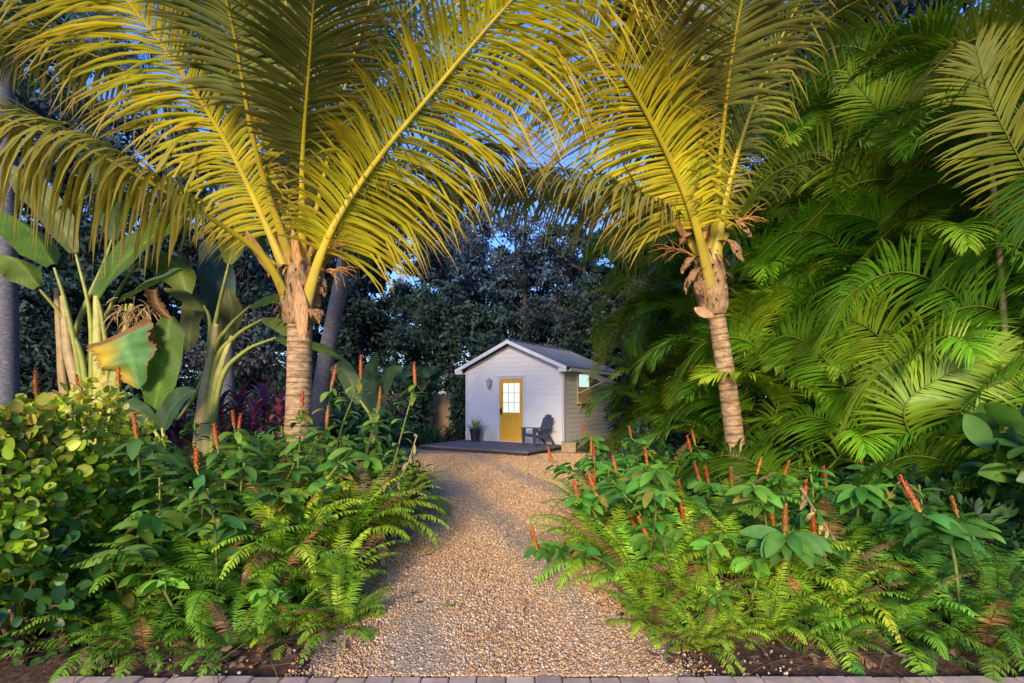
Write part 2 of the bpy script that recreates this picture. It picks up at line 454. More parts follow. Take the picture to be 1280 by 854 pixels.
g = MB()
xs = np.concatenate([[-400, -60, -20], np.linspace(-12, 12, 49), [20, 60, 400]]); ys = np.concatenate([[-200, -20, -4], np.linspace(0, 30, 61), [60, 500]])
X, Y = np.meshgrid(xs, ys); Zg = np.zeros_like(X)
bed = np.clip(np.maximum(left_edge(Y) - X, X - right_edge(Y)) / 1.0, 0, 1) * np.clip((Y - 2.95) / .8, 0, 1) * np.clip((16 - Y) / 3, 0, 1)
Zg = bed * .08 * (1 + .5 * np.sin(X * 2.3) * np.cos(Y * 1.9)) - .012
nx = len(xs)
ii = np.arange(len(ys) - 1)[:, None] * nx + np.arange(nx - 1)[None]
g.add(np.stack([X, Y, Zg], -1), np.stack([ii, ii + 1, ii + nx + 1, ii + nx], -1).reshape(-1, 4))
tag(g.build('ground', 'mulch'), kind='structure')

g = MB()
ys = np.linspace(2.90, 17.2, 90); k = 14
rowsv = []
for y in ys:
    wob = .05 * math.sin(y * 5.1) + .03 * math.sin(y * 11.7)
    a, b = left_edge(y) - .12 + wob, right_edge(y) + .12 - .05 * math.sin(y * 6.3 + 1)
    for j in range(k + 1):
        x = a + (b - a) * j / k
        e = min(j, k - j) / k
        rowsv.append((x, y, .004 + .018 * min(1, e * 5) + .008 * math.sin(x * 4 + y * 1.3) * min(1, e * 4)))
ii = np.arange(len(ys) - 1)[:, None] * (k + 1) + np.arange(k)[None]
g.add(rowsv, np.stack([ii, ii + 1, ii + k + 2, ii + k + 1], -1).reshape(-1, 4))
tag(g.build('path', 'gravel'), kind='structure')

def icosa():
    t = (1 + 5 ** .5) / 2
    v = nz(np.array([(-1, t, 0), (1, t, 0), (-1, -t, 0), (1, -t, 0), (0, -1, t), (0, 1, t), (0, -1, -t), (0, 1, -t), (t, 0, -1), (t, 0, 1), (-t, 0, -1), (-t, 0, 1)], float))
    f = np.array([(0, 11, 5), (0, 5, 1), (0, 1, 7), (0, 7, 10), (0, 10, 11), (1, 5, 9), (5, 11, 4), (11, 10, 2), (10, 7, 6), (7, 1, 8), (3, 9, 4), (3, 4, 2), (3, 2, 6), (3, 6, 8), (3, 8, 9), (4, 9, 5), (2, 4, 11), (6, 2, 10), (8, 6, 7), (9, 8, 1)])
    return v, f

def pebbles(x, y, z, size, col):
    n = len(x); v, f = icosa()
    sc = size[:, None] * NR.uniform(.65, 1.2, (n, 3)) * np.array([1, 1, .7])
    q = NR.normal(size=(n, 4)); q /= np.linalg.norm(q, axis=1, keepdims=True)
    a, b, c, d = q.T
    Rm = np.stack([1 - 2 * (c * c + d * d), 2 * (b * c - a * d), 2 * (b * d + a * c), 2 * (b * c + a * d), 1 - 2 * (b * b + d * d), 2 * (c * d - a * b), 2 * (b * d - a * c), 2 * (c * d + a * b), 1 - 2 * (b * b + c * c)], -1).reshape(n, 3, 3)
    vv = v[None] * sc[:, None] * NR.uniform(.85, 1.15, (n, 12, 1))
    vv = np.einsum('nij,nkj->nki', Rm, vv) + np.stack([x, y, z], -1)[:, None]
    mb = MB()
    ff = (f[None] + (np.arange(n) * 12)[:, None, None]).reshape(-1, 3)
    mb.add(vv.reshape(-1, 3), None, ff, col=np.repeat(col, 12, 0))
    return mb

PAL = np.array([(.62, .42, .22), (.72, .56, .36), (.52, .30, .12), (.44, .23, .085), (.80, .70, .55), (.60, .38, .17), (.34, .18, .08), (.68, .46, .20)])
n = 125000
u = NR.random(n) ** 1.35
y = 2.90 + u * 11.5
x = left_edge(y) - .25 + NR.random(n) * (right_edge(y) - left_edge(y) + .5)
sz = NR.gamma(7, .00095, n).clip(.0035, .016) * (1 + .05 * (y - 3))
inside = np.minimum(x - left_edge(y), right_edge(y) - x)
keep = (inside > 0) | (NR.random(n) < .25)
x, y, sz, inside = x[keep], y[keep], sz[keep], inside[keep]
col = np.clip(PAL[NR.integers(0, len(PAL), len(x))] * np.array([1.22, 1.10, .96]) * NR.uniform(.8, 1.12, (len(x), 1)) * .8 + .2 * np.array([.66, .50, .34]), 0, .92)
tag(pebbles(x, y, .021 * np.clip(inside * 6 + .4, .2, 1) + NR.random(len(x)) * .006, sz, col).build('gravel', 'stone', smooth=True),
    'tan and cream pea gravel covering the garden path', 'gravel', kind='stuff')
# a few loose larger stones on the mulch in front of the beds
n = 150
x = np.concatenate([NR.uniform(-2.4, -1.0, n // 2), NR.uniform(.9, 1.7, n // 2)]); y = NR.uniform(2.91, 3.35, n)
tag(pebbles(x, y, np.full(n, .012), NR.uniform(.006, .015, n), PAL[NR.integers(0, 5, n)] * NR.uniform(.8, 1.1, (n, 1))).build('scattered_gravel', 'stone'),
    'pale loose stones scattered on the brown mulch by the pavers', 'gravel', kind='stuff')

# paver edging: one row of clay pavers
mb = MB()
x = -2.55
while x < 3.1:
    wd = R.uniform(.145, .16); c = R.uniform(.75, 1.15); zt = .028 + R.uniform(-.004, .004)
    ch = .008; y0, y1 = 2.60 + R.uniform(-.006, .006), 2.89 + R.uniform(-.008, .008)
    v = [(x, y0, -.04), (x + wd, y0, -.04), (x + wd, y1, -.04), (x, y1, -.04),
         (x, y0, zt - ch), (x + wd, y0, zt - ch), (x + wd, y1, zt - ch), (x, y1, zt - ch),
         (x + ch, y0 + ch, zt), (x + wd - ch, y0 + ch, zt), (x + wd - ch, y1 - ch, zt), (x + ch, y1 - ch, zt)]
    q = [(0, 1, 5, 4), (1, 2, 6, 5), (2, 3, 7, 6), (3, 0, 4, 7), (4, 5, 9, 8), (5, 6, 10, 9), (6, 7, 11, 10), (7, 4, 8, 11), (8, 9, 10, 11)]
    mb.add(v, q, col=np.array([c, c * R.uniform(.93, 1.02), c * R.uniform(.9, 1.05)]))
    x += wd + .006
tag(mb.build('paver_edging', 'paver', smooth=False), 'single row of tan clay pavers edging the gravel at the front', 'edging')

# dead leaves and needles on the mulch
mb = MB()
n = 2600
y = 2.91 + NR.random(n) ** 1.6 * 3.2
sidep = NR.random(n) < .5
x = np.where(sidep, left_edge(y) + .1 - NR.random(n) * 2.2, right_edge(y) - .1 + NR.random(n) * 3.2)
an = NR.random(n) * 6.28
lng = NR.random(n) < .55
D = np.stack([np.cos(an), np.sin(an), NR.normal(.05, .12, n)], -1)
base = np.array([(.16, .08, .04), (.24, .14, .07), (.10, .05, .03), (.30, .19, .10)])[NR.integers(0, 4, n)]
blades(mb, np.stack([x, y, .06 + NR.random(n) * .06], -1), D, np.tile(Z, (n, 1)) + NR.normal(0, .3, (n, 3)), np.where(lng, NR.uniform(.15, .4, n), NR.uniform(.04, .09, n)), np.where(lng, .005, .03), 3, 'ell', NR.normal(.1, .3, n), .2, base)
tag(mb.build('leaf_litter', 'litter'), 'brown dead leaves and needles lying on the mulch of the beds', 'leaf litter', kind='stuff')

mb = MB(); n = 70
y = 3.0 + NR.random(n) ** 1.3 * 10; x = left_edge(y) + NR.beta(.6, .6, n) * (right_edge(y) - left_edge(y)); an = NR.random(n) * 6.28
blades(mb, np.stack([x, y, np.full(n, .04)], -1), np.stack([np.cos(an), np.sin(an), NR.normal(.05, .15, n)], -1), np.tile(Z, (n, 1)) + NR.normal(0, .3, (n, 3)), NR.uniform(.04, .11, n), NR.uniform(.01, .035, n), 4, 'ell', NR.normal(.1, .3, n), .4, np.array([(.26, .14, .06), (.36, .23, .10), (.18, .10, .05), (.34, .28, .08)])[NR.integers(0, 4, n)])
tag(mb.build('fallen_leaves', 'litter'), 'few small brown leaves fallen on the gravel path', 'leaf litter', kind='stuff')
mb = MB()
tube(mb, catmull([(-1.52, 3.12, .05), (-1.30, 3.45, .07), (-1.18, 3.8, .06)], 14), .014, 8)
tag(mb.build('irrigation_pipe', 'hose'), 'short black irrigation pipe lying where mulch meets gravel on the left', 'pipe')
for i, (a, b, c, lab) in enumerate([((2.0, 3.25, .06), (2.5, 3.4, .10), (3.1, 3.22, .07), 'long thin bare twig lying on the mulch under the right hand ferns'),
                                   ((2.15, 3.35, .07), (2.55, 3.3, .11), (2.95, 3.42, .06), 'shorter bare twig crossing the longer one on the right hand mulch')]):
    mb = MB(); tube(mb, catmull([a, b, c], 14), np.linspace(.006, .003, 14), 6, col=(.55, .36, .22))
    tag(mb.build('fallen_twig', 'litter'), lab, 'twig')

# ------------------------------------------------------------------ house
HA = -math.atan2(1.9, 3.155)
HC = (-.0025, 16.75, 0.0)
HW = 1.84
hu = np.array([math.cos(HA), math.sin(HA), 0]); hv = np.array([-math.sin(HA), math.cos(HA), 0])
def hpt(lx, ly, z=0.0):
    return np.array(HC) + hu * lx + hv * ly + Z * z
house = thing('garden_cottage', 'small white lap-sided cottage with gabled metal roof and yellow door', 'cottage', HC, HA, world=False)
D0, D1 = .02, 4.4     # front and back of the walls
Z0, ZE, ZR = .05, 2.56, 3.36

def gable_w(z):
    return HW if z <= ZE else HW * max(0.0, (ZR - z) / (ZR - ZE))
mb = MB(); bh = .15
z = Z0
DX0, DX1, DZ0, DZ1 = -.465, .425, .15, 2.21
zz = []
while z < ZR - .03:
    zz.append((z, min(z + bh, ZR - .005))); z += bh
def front_board(x0a, x1a, x0b, x1b, za, zb):
    # a lap board: lower edge stands proud
    v = [(x0a, -.013, za), (x1a, -.013, za), (x1b, .0, zb), (x0b, .0, zb), (x0a, .012, za), (x1a, .012, za)]
    mb.add(v, [(0, 1, 2, 3), (4, 5, 1, 0)])
for za, zb in zz:
    wa, wb = gable_w(za), gable_w(zb)
    if za < DZ1 + .1 and wa >= HW - 1e-6 and za < DZ1:
        front_board(-wa, DX0 - .05, -wb, DX0 - .05, za, zb)
        front_board(DX1 + .05, wa, DX1 + .05, wb, za, zb)
    else:
        front_board(-wa, wa, -wb, wb, za, zb)
# sheathing behind boards
mb.add([(-HW, .03, Z0), (HW, .03, Z0), (HW, .03, ZE), (0, .03, ZR), (-HW, .03, ZE)], [(0, 1, 2, 4)], [(4, 2, 3)])
mb.build('front_wall', 'siding', house, smooth=False)
mb = MB()
z = Z0
while z < ZE - .01:
    zb = min(z + bh, ZE)
    mb.add([(HW + .018, .04, z), (HW + .018, D1, z), (HW + .002, D1, zb), (HW + .002, .04, zb), (HW - .01, .04, z), (HW - .01, D1, z)], [(0, 1, 2, 3), (4, 5, 1, 0)])
    z += bh
mb.build('side_wall', 'side_siding', house, smooth=False)
mb = MB()
box(mb, (-HW - .005, .05, Z0), (-HW + .09, D1, ZE)); box(mb, (-HW + .1, D1 - .1, Z0), (HW - .02, D1 - .005, ZE))
mb.add([(-HW, D1 - .002, ZE), (HW, D1 - .002, ZE), (0, D1 - .002, ZR)], None, [(0, 1, 2)])
mb.build('rear_wall', 'side_siding', house, smooth=False)
mb = MB()
for sx in (-1, 1):
    x0, x1 = sorted((sx * HW, sx * (HW - .075)))
    box(mb, (x0, -.044, Z0), (x1, -.032, ZE - .06))
box(mb, (HW + .036, -.044, Z0), (HW + .05, .06, ZE - .06))
mb.build('corner_board', 'trim', house, smooth=False)
# roof slabs with seams
OV, FR = .26, .30
sl_ = (ZR - ZE) / HW
def roof_side(sx):
    mb = MB()
    xe = HW + OV; ze = ZE - OV * sl_ + .07; zr = ZR + .07
    y0, y1 = -FR, D1 + .25
    th = .035
    v = [(0, y0, zr), (sx * xe, y0, ze), (sx * xe, y1, ze), (0, y1, zr), (0, y0, zr + th), (sx * xe, y0, ze + th), (sx * xe, y1, ze + th), (0, y1, zr + th)]
    mb.add(v, [(0, 1, 2, 3), (7, 6, 5, 4), (0, 4, 5, 1), (1, 5, 6, 2), (2, 6, 7, 3)])
    yy = y0 + .2
    while yy < y1:
        bar(mb, (sx * .02, yy, zr + th + .008 - .02 * sl_), (sx * xe, yy, ze + th + .008), .03, .02)
        yy += .4
    return mb
for sx in (-1, 1):
    roof_side(sx).build('roof', 'roof', house, smooth=False)
mb = MB(); bar(mb, (0, -FR - .002, ZR + .115), (0, D1 + .26, ZR + .115), .16, .03); mb.build('ridge_cap', 'roof', house, smooth=False)
for sx in (-1, 1):
    mb = MB()
    xe = HW + OV - .004; ze = ZE - OV * sl_ + .07; zr = ZR + .07
    y0 = -FR - .02
    d = .12
    v = [(0, y0, zr + .03), (sx * xe, y0, ze + .03), (sx * xe, y0, ze + .03 - d), (0, y0, zr + .03 - d), (0, y0 + .03, zr + .03), (sx * xe, y0 + .03, ze + .03), (sx * xe, y0 + .03, ze + .03 - d), (0, y0 + .03, zr + .03 - d)]
    mb.add(v, [(0, 1, 2, 3), (7, 6, 5, 4), (2, 1, 5, 6), (3, 2, 6, 7)])
    # soffit board under the front overhang and boxed eave return
    mb.add([(0, y0 + .03, zr - .004), (sx * xe, y0 + .03, ze - .004), (sx * xe, .0, ze - .004), (0, .0, zr - .004)], [(0, 1, 2, 3)])
    x0, x1 = sorted((sx * (HW - .02), sx * xe))
    box(mb, (x0, y0 + .034, ze - .125), (x1, .0, ze - .098))
    box(mb, (x0 + (.0 if sx > 0 else 0), y0 + .031, ze - .097), (x1, y0 + .05, ze - .006))
    x0, x1 = sorted((sx * (xe - .025), sx * xe))
    box(mb, (x0, .004, ze - .10), (x1, D1 + .24, ze - .003))
    x0, x1 = sorted((sx * (HW + .02), sx * (xe - .028)))
    box(mb, (x0, .006, ze - .09), (x1, D1 + .2, ze - .07))
    mb.build('fascia', 'trim', house, smooth=False)
# door
mb = MB()
def fr(mb, x0, x1, z0, z1, w_, y0, y1):
    box(mb, (x0, y0, z0), (x0 + w_, y1, z1)); box(mb, (x1 - w_, y0, z0), (x1, y1, z1))
    box(mb, (x0 + w_, y0, z1 - w_), (x1 - w_, y1, z1)); box(mb, (x0 + w_, y0, z0), (x1 - w_, y1, z0 + w_))
door = MB()
box(door, (DX0, -.012, DZ0 + .02), (DX0 + .13, .03, DZ1)); box(door, (DX1 - .13, -.012, DZ0 + .02), (DX1, .03, DZ1))
box(door, (DX0 + .131, -.011, DZ1 - .14), (DX1 - .131, .03, DZ1 - .001))
WZ0, WZ1 = DZ0 + .96, DZ1 - .14
box(door, (DX0 + .131, -.011, WZ0 - .12), (DX1 - .131, .03, WZ0))
box(door, (DX0 + .131, -.011, DZ0 + .022), (DX1 - .131, .03, DZ0 + .17))
nb = 6; bw = (DX1 - DX0 - .262) / nb
for i in range(nb):
    xa = DX0 + .131 + i * bw
    box(door, (xa + .004, .0, DZ0 + .171), (xa + bw - .004, .03, WZ0 - .121))
box(door, (DX0 + .131, .010, DZ0 + .171), (DX1 - .131, .028, WZ0 - .121))
do = door.build('door', 'doorwood', house, smooth=False)
mb = MB(); gx0, gx1 = DX0 + .131, DX1 - .131
box(mb, (gx0, .006, WZ0 + .001), (gx1, .012, WZ1 - .001)); mb.build('door_glass', 'lit_door', do, smooth=False)
mb = MB()
for i in range(1, 3):
    xx = gx0 + (gx1 - gx0) * i / 3; box(mb, (xx - .011, -.009, WZ0), (xx + .011, .005, WZ1))
    z_ = WZ0 + (WZ1 - WZ0) * i / 3
    for j in range(3):
        a = gx0 + (gx1 - gx0) * j / 3 + (.0115 if j else 0); b = gx0 + (gx1 - gx0) * (j + 1) / 3 - (.0115 if j < 2 else 0)
        box(mb, (a, -.008, z_ - .011), (b, .005, z_ + .011))
mb.build('muntin', 'trim', do, smooth=False)
mb = MB(); box(mb, (DX0 + .035, -.024, 1.02), (DX0 + .085, -.0125, 1.26))
bar(mb, (DX0 + .06, -.026, 1.2), (DX0 + .06, -.075, 1.2), .022, .022)
tube(mb, catmull([(DX0 + .06, -.075, 1.22), (DX0 + .06, -.085, 1.14), (DX0 + .06, -.04, 1.05)], 8), .011, 8)
mb.build('door_handle', 'black', do, smooth=False)
mb = MB()
box(mb, (DX0 - .075, -.03, DZ0), (DX0 - .003, .0, DZ1 + .0)); box(mb, (DX1 + .003, -.03, DZ0), (DX1 + .075, .0, DZ1))
box(mb, (DX0 - .075, -.03, DZ1 + .004), (DX1 + .075, .0, DZ1 + .075)); box(mb, (DX0 - .11, -.06, DZ1 + .077), (DX1 + .11, .0, DZ1 + .10))
mb.build('door_casing', 'trim', house, smooth=False)
mb = MB(); box(mb, (DX0 - .02, -.07, DZ0 - .003), (DX1 + .02, .01, DZ0 + .018)); mb.build('threshold', 'trim', house, smooth=False)
# side window, shelf, awning
wy0, wy1, wz0, wz1 = 1.08, 1.95, 1.50, 2.36
mb = MB()
xo = HW + .034
box(mb, (xo, wy0 - .07, wz0 - .06), (xo + .03, wy0, wz1 + .07)); box(mb, (xo, wy1, wz0 - .06), (xo + .03, wy1 + .07, wz1 + .07))
box(mb, (xo, wy0 + .001, wz1), (xo + .03, wy1 - .001, wz1 + .07)); box(mb, (xo, wy0 + .001, wz0 - .06), (xo + .05, wy1 - .001, wz0))
box(mb, (xo + .002, wy0 + .001, (wz0 + wz1) / 2 - .02), (xo + .026, wy1 - .001, (wz0 + wz1) / 2 + .02))
wf = mb.build('window', 'rawwood', house, smooth=False)
mb = MB(); box(mb, (xo + .004, wy0, (wz0 + wz1) / 2 + .02), (xo + .012, wy1, wz1)); mb.build('pane', 'lit_window', wf, smooth=False)
mb = MB()
for i in range(6):
    ya = wy0 + (wy1 - wy0) * i / 6
    box(mb, (xo + .004, ya + .006, wz0), (xo + .022, ya + (wy1 - wy0) / 6 - .006, (wz0 + wz1) / 2 - .02))
mb.build('window_panel', 'rawwood', wf, smooth=False)
mb = MB()
n_ = 7
for i in range(n_):
    a, b = i / n_, (i + .92) / n_
    pa = np.array([xo + .03 + .95 * a, 0, 2.46 - .40 * a]); pb = np.array([xo + .03 + .95 * b, 0, 2.46 - .40 * b])
    mb.add([(pa[0], wy0 - .15, pa[2]), (pa[0], wy1 + .2, pa[2]), (pb[0], wy1 + .2, pb[2]), (pb[0], wy0 - .15, pb[2]), (pa[0], wy0 - .15, pa[2] + .02), (pa[0], wy1 + .2, pa[2] + .02), (pb[0], wy1 + .2, pb[2] + .02), (pb[0], wy0 - .15, pb[2] + .02)],
           [(0, 3, 2, 1), (4, 5, 6, 7), (0, 1, 5, 4), (1, 2, 6, 5), (2, 3, 7, 6), (3, 0, 4, 7)])
aw = mb.build('window_awning', 'rawwood', house, smooth=False)
for yy in (wy0 - .1, wy1 + .15):
    mb = MB(); bar(mb, (xo + .03, yy, 1.72), (xo + .85, yy, 2.08), .028, .028, up=(0, 1, 0)); mb.build('awning_strut', 'rawwood', aw, smooth=False)
mb = MB(); box(mb, (xo + .001, wy0 - .12, wz0 - .10), (xo + .16, wy1 + .1, wz0 - .062))
bar(mb, (xo + .01, wy0, wz0 - .36), (xo + .12, wy0, wz0 - .12), .025, .025, up=(0, 1, 0)); bar(mb, (xo + .01, wy1, wz0 - .36), (xo + .12, wy1, wz0 - .12), .025, .025, up=(0, 1, 0))
mb.build('window_shelf', 'rawwood', house, smooth=False)

# deck
dk = thing('deck', 'low dark grey timber deck in front of the cottage door', 'deck', HC, HA, world=False)
mb = MB()
yy = -2.42
while yy < -.08:
    y2 = min(yy + .138, -.035)
    dz = R.uniform(-.003, .003)
    box(mb, (-HW + .02 + R.uniform(-.01, .01), yy, .112), (HW + .12 + R.uniform(-.01, .01), y2 - .006, .150 + dz))
    yy += .138
mb.build('deck_boards', 'deck', dk, smooth=False)
mb = MB(); box(mb, (-HW + .05, -2.40, .0), (HW + .09, -2.37, .111)); box(mb, (HW + .06, -2.369, .0), (HW + .09, -.06, .111)); box(mb, (-HW + .05, -2.369, .0), (-HW + .08, -.06, .111))
mb.build('skirt_board', 'deckside', dk, smooth=False)

# lantern on the wall
lp = thing('wall_lantern', 'small ornate pale wall lantern mounted left of the yellow door', 'lantern', hpt(-.82, -.016, 2.0), HA, world=False)
mb = MB(); tube(mb, [(0, .0, .16), (0, -.02, .16)], [.06, .05], 12); mb.build('back_plate', 'lantern', lp)
mb = MB(); tube(mb, catmull([(0, -.02, .16), (0, -.08, .25), (0, -.13, .22)], 10), .012, 8); mb.build('arm', 'lantern', lp)
mb = MB(); tube(mb, [(0, -.13, .24), (0, -.13, .20), (0, -.13, .17), (0, -.13, .165)], [.012, .05, .10, .10], 8); tube(mb, [(0, -.13, -.02), (0, -.13, -.06), (0, -.13, -.10)], [.06, .05, .012], 8)
for k in range(6):
    a = k * math.pi / 3; bar(mb, (.088 * math.cos(a), -.13 + .088 * math.sin(a), .165), (.055 * math.cos(a), -.13 + .055 * math.sin(a), -.02), .014, .014)
mb.build('cage', 'lantern', lp, smooth=False)
mb = MB(); tube(mb, [(0, -.13, .16), (0, -.13, -.015)], [.08, .048], 6); mb.build('lamp_glass', 'frost', lp, smooth=False)

# potted plant
pc = hpt(-1.17, -.42, .152)
pp = thing('planter', 'dark tapered planter standing on the deck left of the door', 'planter', pc, HA, world=False)
mb = MB(); tube(mb, [(0, 0, 0), (0, 0, .02), (0, 0, .36), (0, 0, .40), (0, 0, .40), (0, 0, .36)], [.125, .13, .19, .205, .175, .17], 20, cap=False); mb.build('pot', 'pot', pp)
mb = MB(); tube(mb, [(0, 0, .33), (0, 0, .36)], [.168, .168], 20); mb.build('soil', 'soil', pp)
mb = MB(); n = 60
an = NR.random(n) * 6.28; el = NR.uniform(.5, 1.4, n)
D = np.stack([np.cos(an) * np.cos(el), np.sin(an) * np.cos(el), np.sin(el)], -1)
blades(mb, np.stack([np.cos(an) * .05, np.sin(an) * .05, np.full(n, .35)], -1), D, np.cross(D, np.cross(Z, D) + 1e-3), NR.uniform(.3, .55, n), .024, 5, 'strap', .35, .3, np.array([(.13, .22, .06), (.20, .27, .08), (.26, .30, .10)])[NR.integers(0, 3, n)])
o = mb.build('spiky_plant', 'leaf', None); o.location = pc; o.rotation_euler = (0, 0, HA)
tag(o, 'spiky green grass-like plant growing in the dark planter by the door', 'plant')

# adirondack chair (local: faces -x)
ch = thing('adirondack_chair', 'dark grey resin adirondack chair on the deck right of the door', 'chair', hpt(1.27, -.62, .152), HA + math.radians(64), world=False); ch.scale = (.93, .93, .93)
mb = MB()
for i in range(6):
    a = i / 6; b = (i + .86) / 6
    pa = (-.30 + .52 * a, .38 - .13 * a); pb = (-.30 + .52 * b, .38 - .13 * b)
    v = []
    for px_, pz_ in (pa, pb):
        for yy in (-.25, .25):
            v += [(px_, yy, pz_), (px_, yy, pz_ - .022)]
    mb.add(v, [(0, 2, 6, 4), (1, 5, 7, 3), (0, 1, 3, 2), (4, 6, 7, 5), (0, 4, 5, 1), (2, 3, 7, 6)])
box(mb, (-.33, -.26, .30), (-.305, .26, .385))
mb.build('seat', 'chair', ch, smooth=False)
mb = MB()
for i in range(5):
    yc = (-.2 + .1 * i); top = .96 - .10 * (abs(i - 2) / 2) ** 2 * 1.1
    fan = 1 + .15
    p = np.array([.20, yc * .92, .25]); q = np.array([.47, yc * fan, top + .04])
    bar(mb, p, q, .092 * fan, .022, up=(1, 0, -.4))
mb.build('backrest', 'chair', ch, smooth=False)
mb = MB(); bar(mb, (.375, -.27, .56), (.375, .27, .56), .03, .06); mb.build('back_rail', 'chair', ch, smooth=False)
for sy in (-1, 1):
    mb = MB()
    pts = [(-.40, .07), (-.42, .0), (-.36, -.05), (.1, -.045), (.42, -.03), (.44, .03), (.1, .05), (-.3, .075)]
    zt = [.575, .575, .575, .56, .55, .55, .56, .575]
    k = len(pts)
    v = [(p[0], sy * .315 + p[1] * sy, z_) for p, z_ in zip(pts, zt)] + [(p[0], sy * .315 + p[1] * sy, z_ - .026) for p, z_ in zip(pts, zt)]
    mb.add(v, [(0, 1, 2, 7), (2, 3, 6, 7), (3, 4, 5, 6), (8, 15, 10, 9), (10, 15, 14, 11), (11, 14, 13, 12)] + [(i, (i + 1) % k, k + (i + 1) % k, k + i) for i in range(k)])
    mb.build('armrest', 'chair', ch, smooth=False)
    mb = MB(); v = []
    for z_, xa, xb in ((0, -.36, -.29), (.3, -.385, -.27), (.548, -.39, -.25)):
        v += [(xa, sy * .275, z_), (xb, sy * .275, z_), (xb, sy * .335, z_), (xa, sy * .335, z_)]
    mb.add(v, [(0, 1, 2, 3)] + [(4 * j + i, 4 * j + (i + 1) % 4, 4 * j + 4 + (i + 1) % 4, 4 * j + 4 + i) for j in range(2) for i in range(4)])
    mb.build('leg', 'chair', ch, smooth=False)
    mb = MB(); bar(mb, (.50, sy * .255, .0), (.17, sy * .255, .50), .045, .07, up=(0, 1, 0)); bar(mb, (-.29, sy * .262, .33), (.36, sy * .262, .20), .03, .075, up=(0, 0, 1))
    mb.build('leg', 'chair', ch, smooth=False)

# stone block at the cottage corner
bp = at(712, 563, 14.9)
mb = MB(); v, f = icosa()
box(mb, (-.21, -.14, 0), (.21, .14, .25)); box(mb, (-.225, -.155, .252), (.225, .155, .29))
o = mb.build('stone_block', 'tancrate', smooth=False); o.location = (bp[0], bp[1], .02); o.rotation_euler = (0, 0, HA + .2)
tag(o, 'tan stone block on the ground at the cottage corner', 'block')

# fence behind
fe = thing('wooden_fence', 'tan board fence glimpsed behind the shrubs left of the cottage', 'fence', (-4.5, 21.6, 0), 0)
mb = MB(); x = -9.5
while x < 0.5:
    box(mb, (x, 21.6, 0), (x + .138, 21.62, 1.75 + R.uniform(-.015, .015))); x += .145
mb.build('fence_boards', 'fence', fe, smooth=False)
mb = MB(); box(mb, (-9.5, 21.63, .4), (.5, 21.67, .49)); box(mb, (-9.5, 21.63, 1.4), (.5, 21.67, 1.49)); mb.build('fence_rail', 'fence', fe, smooth=False)

exec_plants = True
# ------------------------------------------------------------------ coconut palms
def coconut_palm(label, base, trunk_ctrl, r_base, r_top, crown_r):
    t = thing('coconut_palm', label, 'palm tree', base)
    mb = MB(); P = catmull(trunk_ctrl, 190)
    u = np.linspace(0, 1, 190)
    ring = (u * 30 + .25 * np.sin(u * 37)) % 1
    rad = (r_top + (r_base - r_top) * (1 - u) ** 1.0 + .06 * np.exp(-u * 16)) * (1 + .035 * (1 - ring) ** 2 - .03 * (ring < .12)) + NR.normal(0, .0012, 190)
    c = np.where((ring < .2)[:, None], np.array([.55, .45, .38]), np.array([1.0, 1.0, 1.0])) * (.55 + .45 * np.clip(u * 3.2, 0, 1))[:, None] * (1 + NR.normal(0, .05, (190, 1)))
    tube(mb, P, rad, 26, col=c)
    mb.build('trunk', 'trunk', t)
    return t

